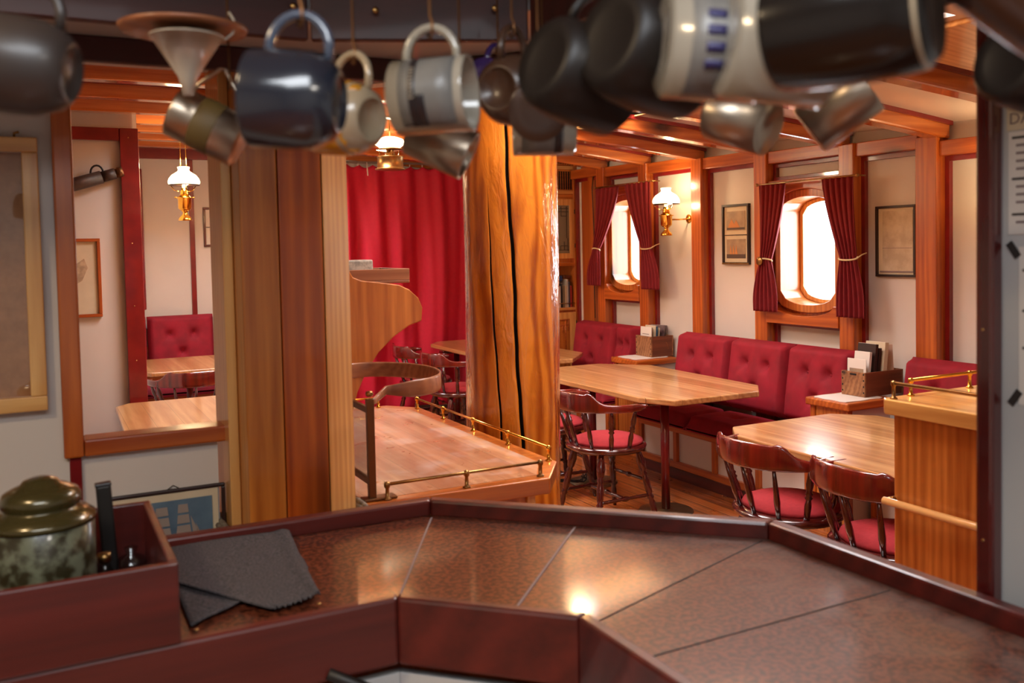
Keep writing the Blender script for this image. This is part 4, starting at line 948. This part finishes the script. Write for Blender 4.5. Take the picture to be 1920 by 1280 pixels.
tag(MB().prism([(4.30,1.345),(4.40,1.345),(4.41,1.36),(4.405,1.395),(4.31,1.40)],'xz',Y0+.06,Y0+.18).build('blue_pouch',mat('blue_cloth',(44,62,120),.8),None,.008),'folded blue pouch lying on top of the shelved books','pouch')
tag(MB().box(4.415,Y0+.05,1.37,4.49,Y0+.19,1.40).build('brown_wallet',mat('brown_leather',(84,44,26),.5),None,.006),'brown leather wallet lying on the shelved books beside the blue pouch','wallet')
tag(MB().tube([(4.50,6.98,2.37),(4.46,6.96,2.2),(4.47,6.95,1.7),(4.46,6.95,1.3),(4.45,6.93,1.02)],.004,6).build('black_cord','blackcable'),'thin black cord running down the corner post beside the bookcase','cord')
# ================================================================== CURTAINS
def bigcurtain():
    T=thing('red_curtain','full height crimson curtain hanging across the far bulkhead left of the mast','curtain',(3.3,8.55,1.3))
    def fn(u,v):
        x=2.50+1.62*u; z=2.515-.014*(u)-v*2.42
        amp=.02+.045*v**.5; y=8.55+amp*(math.sin(2*math.pi*(x*2.9+.35*math.sin(2.3*x+.6*v)+.1*v))*.9+.35*math.sin(2*math.pi*(x*6.3+.3*math.sin(3*v+x)))*(1.2-v)+.25*math.sin(11*x+6*v))
        y+=.02*math.sin(7*v+9*x)*v
        if v<.06: z-=.028*abs(math.sin(math.pi*x*7.5))*(1-v/.06)
        return (x,y,z)
    MB().grid(fn,260,60).build('cloth','curtain',T,solid=.002)
    R=thing('curtain_rail','slim grey curtain rail above the crimson curtain','rail',(3.3,8.55,2.53))
    MB().box(2.45,8.54,2.525,4.14,8.56,2.545).build('track',mat('grey_track',(120,104,96),.4,metal=.4),R)
    for k in range(12): MB().tube([(2.52+k*.134,8.55,2.525),(2.52+k*.134,8.55,2.50)],.004,6).build('glider','paper',R)
    MB().tube([(2.86,8.50,2.53),(2.855,8.46,2.40)],.006,8).build('pull_stick','paper',R)
bigcurtain()
def tieback(label,yt0,yt1,yw0,yw1,yb0,yb1,zt,zw,zb,x=4.385,rope_=True,clasp=False,flip=1):
    T=thing('window_curtain',label,'curtain',(x,(yt0+yt1)/2,zw),0,'dark red window curtains')
    def fn(u,v):
        z=zt+(zb-zt)*v; vw=(zt-zw)/(zt-zb)
        if v<vw: k=(v/vw)**1.5; a=yt0+(yw0-yt0)*k; b=yt1+(yw1-yt1)*k
        else: k=math.sin(math.pi/2*min(1,(v-vw)/(1-vw)*1.15)); a=yw0+(yb0-yw0)*k; b=yw1+(yb1-yw1)*k
        y=a+(b-a)*u; fold=.012*(1-.3*abs(v-vw))*math.sin(2*math.pi*(5.5*u+.1*math.sin(6*v)))+.006*math.sin(2*math.pi*11*u)
        return (x+fold,y,z)
    MB().grid(fn,60,50).build('cloth','curtaindark',T,solid=.004)
    ym=(yw0+yw1)/2; hw=abs(yw1-yw0)/2+.008
    MB().tube([(x+.022*math.cos(t),ym+hw*math.sin(t),zw+.02*math.cos(t)*flip*.6) for t in [2*math.pi*i/20 for i in range(20)]],.0055,8,closed=True).build('tieback_cord','cord',T)
    MB().tube([(x,ym-hw*flip,zw),(x+.04,ym-hw*flip*1.02,zw+.02),(4.46,ym-hw*flip*1.05,zw+.03)],.004,6).build('cord_end','cord',T)
    if clasp: MB().lathe([(0,0),(.022,.0),(.03,.005),(.028,.012),(.015,.017),(0,.018)],20,Matrix.Translation((x-.028,ym+.02,zw-.005))@Matrix.Rotation(-math.pi/2,4,'Y')).build('clasp','oldbrass',T)
    return T
tieback('dark red curtain with a brass clasp, left side of the larger near window',4.735,4.49,4.73,4.63,4.80,4.575,2.06,1.55,1.20,clasp=True,flip=-1)
tieback('dark red curtain tied at the right side of the larger near window',4.175,3.925,4.03,3.905,4.06,3.85,2.06,1.565,1.20,flip=1)
tieback('dark red curtain tied at the left side of the far window beside the bookcase',6.79,6.43,6.84,6.75,6.95,6.74,2.175,1.64,1.32,flip=-1)
tieback('dark red curtain tied at the right side of the far window beside the wall lamp',6.34,5.98,6.11,5.975,6.12,5.88,2.185,1.65,1.31,flip=1)
for y0,y1,z,lab in ((3.90,4.76,2.065,'thin brass curtain rod above the larger near window'),(5.95,6.80,2.185,'thin brass curtain rod above the far window')):
    R=thing('curtain_rod',lab,'curtain rod',(4.39,(y0+y1)/2,z))
    MB().tube([(4.39,y0,z),(4.39,y1,z)],.006,10).build('rod','oldbrass',R)
    for y in (y0,y1):
        MB().lathe([(0,-.012),(.009,-.008),(.012,0),(.009,.008),(0,.012)],12,Matrix.Translation((4.39,y,z))@Matrix.Rotation(math.pi/2,4,'X')).build('finial','oldbrass',R)
        MB().tube([(4.39,y,z),(4.46,y,z)],.005,8).build('rod_bracket','oldbrass',R)
# ================================================================== LAMPS
def lamp(label,loc,kind,side=None,power=9):
    T=thing('brass_oil_lamp',label,'lamp',loc,0,'brass lamps with white glass shades')
    z=Matrix.Translation(loc)
    MB().lathe([(.097,0),(.104,.012),(.105,.026),(.098,.045),(.080,.068),(.055,.084),(.040,.094),(.036,.106),(.041,.122),(.038,.124),(.033,.106),(.037,.094),(.052,.081),(.077,.064),(.094,.043),(.1005,.026),(.099,.013),(.093,0)],40,z).build('glass_shade','opal',T)
    MB().lathe([(.098,-.004),(.103,-.003),(.104,.003),(.098,.003)],40,z).build('rim_band','darkline',T)
    MB().lathe([(0,-.07),(.026,-.07),(.032,-.062),(.024,-.054),(.03,-.045),(.022,-.035),(.024,-.028),(.012,-.02),(0,-.02)],24,z).build('burner','brass',T)
    MB().lathe([(0,-.02),(.012,-.02),(.016,0),(.013,.02),(0,.03)],16,z).build('flame_globe','flame',T)
    mb=MB()
    for k in range(3):
        a=2*math.pi*k/3+.5; mb.tube([loc+Vector((.03*math.cos(a),.03*math.sin(a),-.045)),loc+Vector((.07*math.cos(a),.07*math.sin(a),-.035)),loc+Vector((.097*math.cos(a),.097*math.sin(a),0))],.003,6)
    mb.build('shade_holder','brass',T)
    MB().lathe([(0,-.175),(.030,-.175),(.038,-.168),(.044,-.160),(.045,-.095),(.058,-.090),(.058,-.086),(.045,-.084),(.038,-.076),(.026,-.07),(0,-.07)],32,z).build('oil_font','brass',T)
    MB().lathe([(0,-.245),(.044,-.245),(.046,-.24),(.040,-.225),(.020,-.205),(.014,-.190),(.022,-.180),(.03,-.175),(0,-.174)],32,z).build('foot','brass',T)
    if kind=='wall':
        MB().tube([loc+Vector((.045,0,-.12)),loc+Vector((.12,0,-.12)),Vector((4.545,loc.y,loc.z-.115))],.006,8).build('arm','brass',T)
        MB().lathe([(0,0),(.035,0),(.036,.004),(.025,.012),(.012,.018),(0,.02)],24,Matrix.Translation((4.55,loc.y-.0,loc.z-.115))@Matrix.Rotation(-math.pi/2,4,'Y')).build('rosette','brass',T)
    else:
        zt=bz(loc.x,loc.y)+.095
        for dx in (-.02,.02): MB().tube([loc+Vector((dx,0,.12)),Vector((loc.x+dx*.6,loc.y,zt+.01))],.0015,6).build('hanging_wire','brass',T)
        MB().tube([Vector((loc.x,loc.y,zt-.05)),Vector((loc.x,loc.y,zt+.01))],.006,8).build('ceiling_hook','brass',T)
        mb=MB()
        for a in (0,math.pi): mb.tube([loc+Vector((.05*math.cos(a),.05*math.sin(a),-.088)),loc+Vector((.066*math.cos(a),.066*math.sin(a),-.084))],.005,8)
        mb.build('side_lugs','brass',T)
    bulb(loc+Vector((0,0,.14)),power*.45,r=.02); bulb(loc+Vector((-.0,0,-.012))+Vector((0,-.05,0)),power*.5,r=.02)
    return T
V=Vector
lamp('brass lamp with glowing white shade hanging in the left hatch before the far wall',V((.905,6.6,2.15)),'hang',power=16)
lamp('brass wall lamp with white shade right of the far window',V((4.33,5.70,1.985)),'wall',power=9)
lamp('brass wall lamp half hidden behind the dark stanchion at the right',V((4.33,2.93,1.895)),'wall',power=9)
# small overhead lamp beside the mast (its glow is on the mast and the counter)
cl_=thing('ceiling_lamp','small glowing globe lamp under the deck beams near the mast head','lamp',(2.35,3.82,2.3))
MB().lathe([(0,-.05),(.03,-.042),(.048,-.02),(.05,0),(.045,.02),(.03,.034),(0,.036)],24,Matrix.Translation((2.35,3.82,2.30))).build('globe',mat('warm_globe',(255,200,110),.3,emit=9,c2=(255,190,96)),cl_)
MB().lathe([(0,.034),(.035,.034),(.055,.05),(.03,.07),(.01,.08),(.01,.2),(0,.2)],24,Matrix.Translation((2.35,3.82,2.30))).build('holder','brass',cl_)
bulb((2.28,3.74,2.22),6,(1,.66,.3),.04); 
bulb((1.42,2.95,2.40),4,(1,.62,.25),.03,'mast_lamp_light')
c2_=thing('ceiling_lamp','small glowing bulb lamp under the beams just before the mast head','lamp',(1.42,2.98,2.47))
MB().lathe([(0,-.03),(.018,-.024),(.024,-.005),(.018,.012),(0,.016)],16,Matrix.Translation((1.42,2.98,2.45))).build('globe',bpy.data.materials['warm_globe'],c2_)
MB().lathe([(0,.014),(.02,.014),(.03,.03),(.03,.05),(0,.05)],16,Matrix.Translation((1.42,2.98,2.45))).build('holder','brass',c2_)
# hanging brass lantern with white globe before the red curtain
L=V((2.19,6.0,2.23))
T=thing('brass_lantern','short brass lantern with a glowing white shade before the crimson curtain','lamp',tuple(L))
z=Matrix.Translation(L)
MB().lathe([(0,0),(.105,0),(.106,.008),(.092,.012),(.09,.014),(.09,.085),(.094,.088),(.085,.095),(0,.095)],36,z).build('font','oldbrass',T)
MB().lathe([(0,.095),(.03,.095),(.035,.115),(.025,.13),(.03,.14),(0,.14)],24,z).build('burner','oldbrass',T)
for a in (0.3,2.4,4.5): MB().tube([L+V((.075*math.cos(a),.075*math.sin(a),.09)),L+V((.08*math.cos(a),.08*math.sin(a),.14))],.004,6).build('stay','oldbrass',T)
MB().lathe([(0,.137),(.095,.137),(.097,.142),(.06,.152),(0,.154)],32,z).build('canopy','oldbrass',T)
MB().lathe([(.02,.155),(.075,.157),(.105,.175),(.108,.19),(.09,.21),(.05,.225),(.02,.23)],36,z).build('glass_shade',mat('opal_lantern_shade',(255,244,222),.3,emit=9,c2=(255,232,190)),T)
MB().tube([L+V((0,0,.22)),V((L.x,L.y,bz(L.x,L.y)+.1))],.004,6).build('hanging_rod','oldbrass',T)
bulb(L+V((.05,.35,.12)),24,(1,.78,.5),.06)
# ================================================================== PICTURES ON THE HULL AND WALLS
def pictureX(name,label,y0,y1,z0,z1,fw,m='darkframe'):
    T=thing(name,label,'picture',(4.54,(y0+y1)/2,z0)); frame(T,y0,y1,z0,z1,4.525,4.55,fw,m,m,'x')
    MB().box(4.54,y0+fw,z0+fw,4.546,y1-fw,z1-fw).build('mat_board','cream',T)
    return T
T=pictureX('ship_engravings','dark framed pair of small ship prints one above the other, left of the near window',5.0,5.285,1.515,1.955,.016)
MB().box(4.536,5.016,1.727,4.541,5.269,1.733).build('divider_line','darkframe',T)
MB().box(4.537,5.045,1.765,4.540,5.245,1.905).build('ship_print','sea',T); MB().box(4.537,5.045,1.56,4.540,5.245,1.70).build('ship_print','sea',T)
def qx(T,pts,m,name): MB().prism(pts,'yz',4.5372,4.5362).build(name,m,T)
qx(T,[(5.045,1.56),(5.245,1.56),(5.245,1.59),(5.045,1.59)],'shipdark','dark_sea'); qx(T,[(5.05,1.77),(5.24,1.77),(5.24,1.785),(5.05,1.785)],'shipdark','dark_sea')
for a in (5.20,5.17,5.14): qx(T,[(a-.013,1.59),(a+.013,1.59),(a+.002,1.66)],'orangesail','sail')
qx(T,[(5.10,1.785),(5.23,1.785),(5.20,1.83),(5.19,1.85),(5.16,1.81),(5.14,1.84)],'orangesail','ship_silhouette')
MB().box(4.524,5.0,1.515,4.527,5.285,1.527).build('gold_edge','oldbrass',T)
T=pictureX('framed_chart','dark framed faded sea chart between the near window and the last post',3.60,3.885,1.45,1.875,.014)
MB().box(4.537,3.625,1.485,4.540,3.84,1.845).build('chart','chart',T); MB().box(4.5355,3.62,1.475,4.537,3.86,1.485).build('lower_strip','inkgrey',T)
MB().box(4.5355,3.63,1.62,4.537,3.84,1.623).build('fold_line','inkgrey',T)
def pictureY(name,label,x0,x1,z0,z1,y,fw,m1='orange_x',m2='orange_z',bg='cream'):
    T=thing(name,label,'picture',((x0+x1)/2,y,z0)); frame(T,x0,x1,z0,z1,y-.022,y,fw,m1,m2)
    MB().box(x0+fw,y-.008,z0+fw,x1-fw,y-.003,z1-fw).build('mat_board',bg,T); return T
T=pictureY('framed_drawing','orange framed pencil drawing on the white wall under the telescope',.02,.345,1.29,1.785,6.299,.02)
MB().prism([(.17,1.52),(.20,1.50),(.235,1.52),(.27,1.60),(.25,1.66),(.21,1.63),(.17,1.64)],'xz',6.290,6.2895).build('drawing',mat('faded_pencil_drawing',(164,142,116),.7,noise=.9,nscale=30,c2=(196,172,140)),T)
T=pictureY('small_framed_certificate','small orange framed white sheet above the photo frame on the far wall',1.575,1.86,2.10,2.44,9.399,.026,bg='paper')
MB().box(1.66,9.389,2.33,1.78,9.3905,2.335).build('printed_line','inkgrey',T)
T=pictureY('framed_photographs','dark framed set of black and white photographs on the far wall',1.455,1.80,1.745,2.135,9.399,.022,'mahog_x','mahog_z','paper')
MB().box(1.48,9.388,1.935,1.78,9.39,1.942).build('divider_line','ink',T)
ph=mat('old_photograph',(190,186,180),.5,noise=.9,nscale=10,c2=(120,116,112))
for a in ((1.54,1.965,1.70,2.04),(1.53,1.79,1.60,1.89),(1.64,1.79,1.72,1.89)):
    MB().box(a[0],9.387,a[1],a[2],9.3885,a[3]).build('photograph',ph,T)
    MB().prism([(a[0]+.005,a[1]+.03),(a[0]+(a[2]-a[0])*.4,a[1]+.02),(a[2]-.01,a[1]+.035),(a[2]-.02,a[1]+.05),((a[0]+a[2])/2,a[1]+.042),(a[0]+.01,a[1]+.055)],'xz',9.387,9.3862).build('photo_figure','ink',T)
# telescope
te=thing('telescope','long leather covered telescope mounted on the white wall seen through the hatch','telescope',(.35,6.22,2.15))
a,b=V((.05,6.24,2.07)),V((.49,6.24,2.205)); d=(b-a)
MB().tube([a,a+d*.72],.041,20).build('barrel','telescope',te); MB().tube([a+d*.72,a+d*.9],.034,20).build('draw_tube','telescope',te)
MB().tube([a+d*.9,a+d*.93,a+d*.935,b],[.028,.028,.034,.030],20).build('eyepiece','bronze',te)
c=a+d*.66; MB().tube([c+V((.036*math.cos(t),0,.045*math.sin(t)+.035)) for t in [2*math.pi*i/16 for i in range(16)]],.006,8,closed=True).build('strap_loop','blackcable',te)
MB().box(c.x-.02,6.26,c.z-.03,c.x+.02,6.3,c.z+.03).build('mounting_block','telescope',te)
# cable batten above the wall lamp
tag(box('cable_batten','white',4.53,5.50,1.93,4.553,5.53,2.24,bevel=.002),'slim white cable batten on the wall above the lamp beside the far window','batten')
tag(box('lamp_switch_box','white',4.52,5.50,1.87,4.552,5.545,1.93,bevel=.003),'small cream junction box beside the far wall lamp','switch box')
# ================================================================== RIGHT PINE CABINET
cb=thing('pine_cabinet','pine cabinet with butcher block top and brass rails at the right, before the nearest table','cabinet',(2.7,1.7,0))
x0,y1=2.44,2.08
MB().prism([(x0,y1-.02),(x0+.02,y1),(3.25,y1),(3.25,1.1),(x0,1.1)],'xy',1.10,1.15).build('butcher_block_top','butcher',cb,.004)
MB().box(x0+.03,1.12,0,3.2,y1-.03,1.10).build('body','pine_z',cb,.006)
MB().tube([(x0-.005,y1-.02,.815),(x0-.005,1.12,.815)],.013,12).build('grab_rail','lightpine_y',cb)
for y in (y1-.03,1.3): MB().tube([(x0-.005,y,.815),(x0+.035,y,.815)],.012,10).build('rail_bracket','oldbrass',cb)
r1=thing('brass_gallery_rail','polished brass rail along the left edge of the butcher block top','rail',(2.47,1.7,1.15))
brail(r1,[(2.465,2.045),(2.465,1.2)],[(2.465,2.045),(2.465,1.5)],1.1502,.052,.0075)
r2=thing('brass_gallery_rail','golden brass rail along the far edge of the butcher block top','rail',(2.9,2.05,1.15))
brail(r2,[(2.56,2.055),(3.2,2.055)],[(2.56,2.055),(2.86,2.055),(3.18,2.055)],1.1502,.052,.0075,'brass')
# ================================================================== PAPERS ON THE RIGHT WHITE PANEL
def sheet(name,label,y0,y1,z0,z1,m,groups,x=1.399):
    T=thing(name,label,'paper list',(x,(y0+y1)/2,z0)); MB().box(x-.001,y0,z0,x,y1,z1).build('sheet',m,T)
    for (z,ind,n,wd) in groups:
        for k in range(n):
            yy=y1-.006-ind-(.007 if k else 0); MB().box(x-.0015,yy-wd*(.7+.3*math.sin(k*2+z*50)),z-k*.0125,x-.0009,yy,z-k*.0125+.004).build('text_line','ink' if k==0 else 'inkgrey',T)
    return T
T=sheet('heading_note','cream paper strip lettered DAY pinned beside the dark stanchion','paper list',.70,.915,1.872,1.91,) if False else thing('heading_note','cream paper strip lettered DAY above the printed lists at the right edge','paper note',(1.399,.8,1.9))
MB().box(1.398,.72,1.842,1.399,.938,1.90).build('sheet','cream',T)
text('DAY',.026,'inkgrey',T,Matrix.Translation(-V((1.399,.8,1.9)))@Matrix(((0,0,-1,1.3975),(-1,0,0,.934),(0,1,0,1.852),(0,0,0,1))))
sheet('printed_list','printed list in a plastic sleeve below the DAY heading',.72,.935,1.675,1.84,'paper',[(1.828,0,5,.05),(1.762,0,4,.04),(1.705,0,2,.04)])
T=sheet('printed_schedule','lower printed schedule held by black tape at the right edge',.68,.917,1.40,1.655,'paper',[(1.615,.0,5,.04),(1.55,0,5,.05),(1.49,0,5,.04)])
for (y,z,a) in ((.926,1.650,-.6),(.923,1.41,.6)):
    MB().box(-.0012,-.014,-.006,0,.014,.006,Matrix.Translation((1.3978,y,z))@Matrix.Rotation(math.pi/2+a*1.0,4,'X')).build('black_tape','blacktape',T)
tag(MB().tube([(1.385,.85,1.385),(1.375,.85,1.385)],.012,16).build('door_knob','inkgrey'),'grey round knob on the white panel below the schedule','knob')
# cables by the table foot
cabl=thing('cable_coil','tangled black cable lying by the far pole of the long table','cable',(3.3,5.45,.02))
MB().tube([(3.25+.14*math.cos(t*1.0)+.03*math.sin(3*t),5.45+.12*math.sin(t*1.0)+.03*math.cos(2.3*t),.03+.012*math.sin(5*t)+.02) for t in [i*.3 for i in range(70)]],.005,6).build('cable','blackcable',cabl)
# coffee of highlights: recessed spot ring on ceiling near bookcase
tag(MB().lathe([(0,0),(.04,0),(.045,.004),(.03,.012),(0,.014)],20,Matrix.Translation((4.25,6.55,bz(4.25,6.55)+.086))).build('ceiling_hook_plate','steel'),'small metal plate on the ceiling above the far corner','ceiling plate')
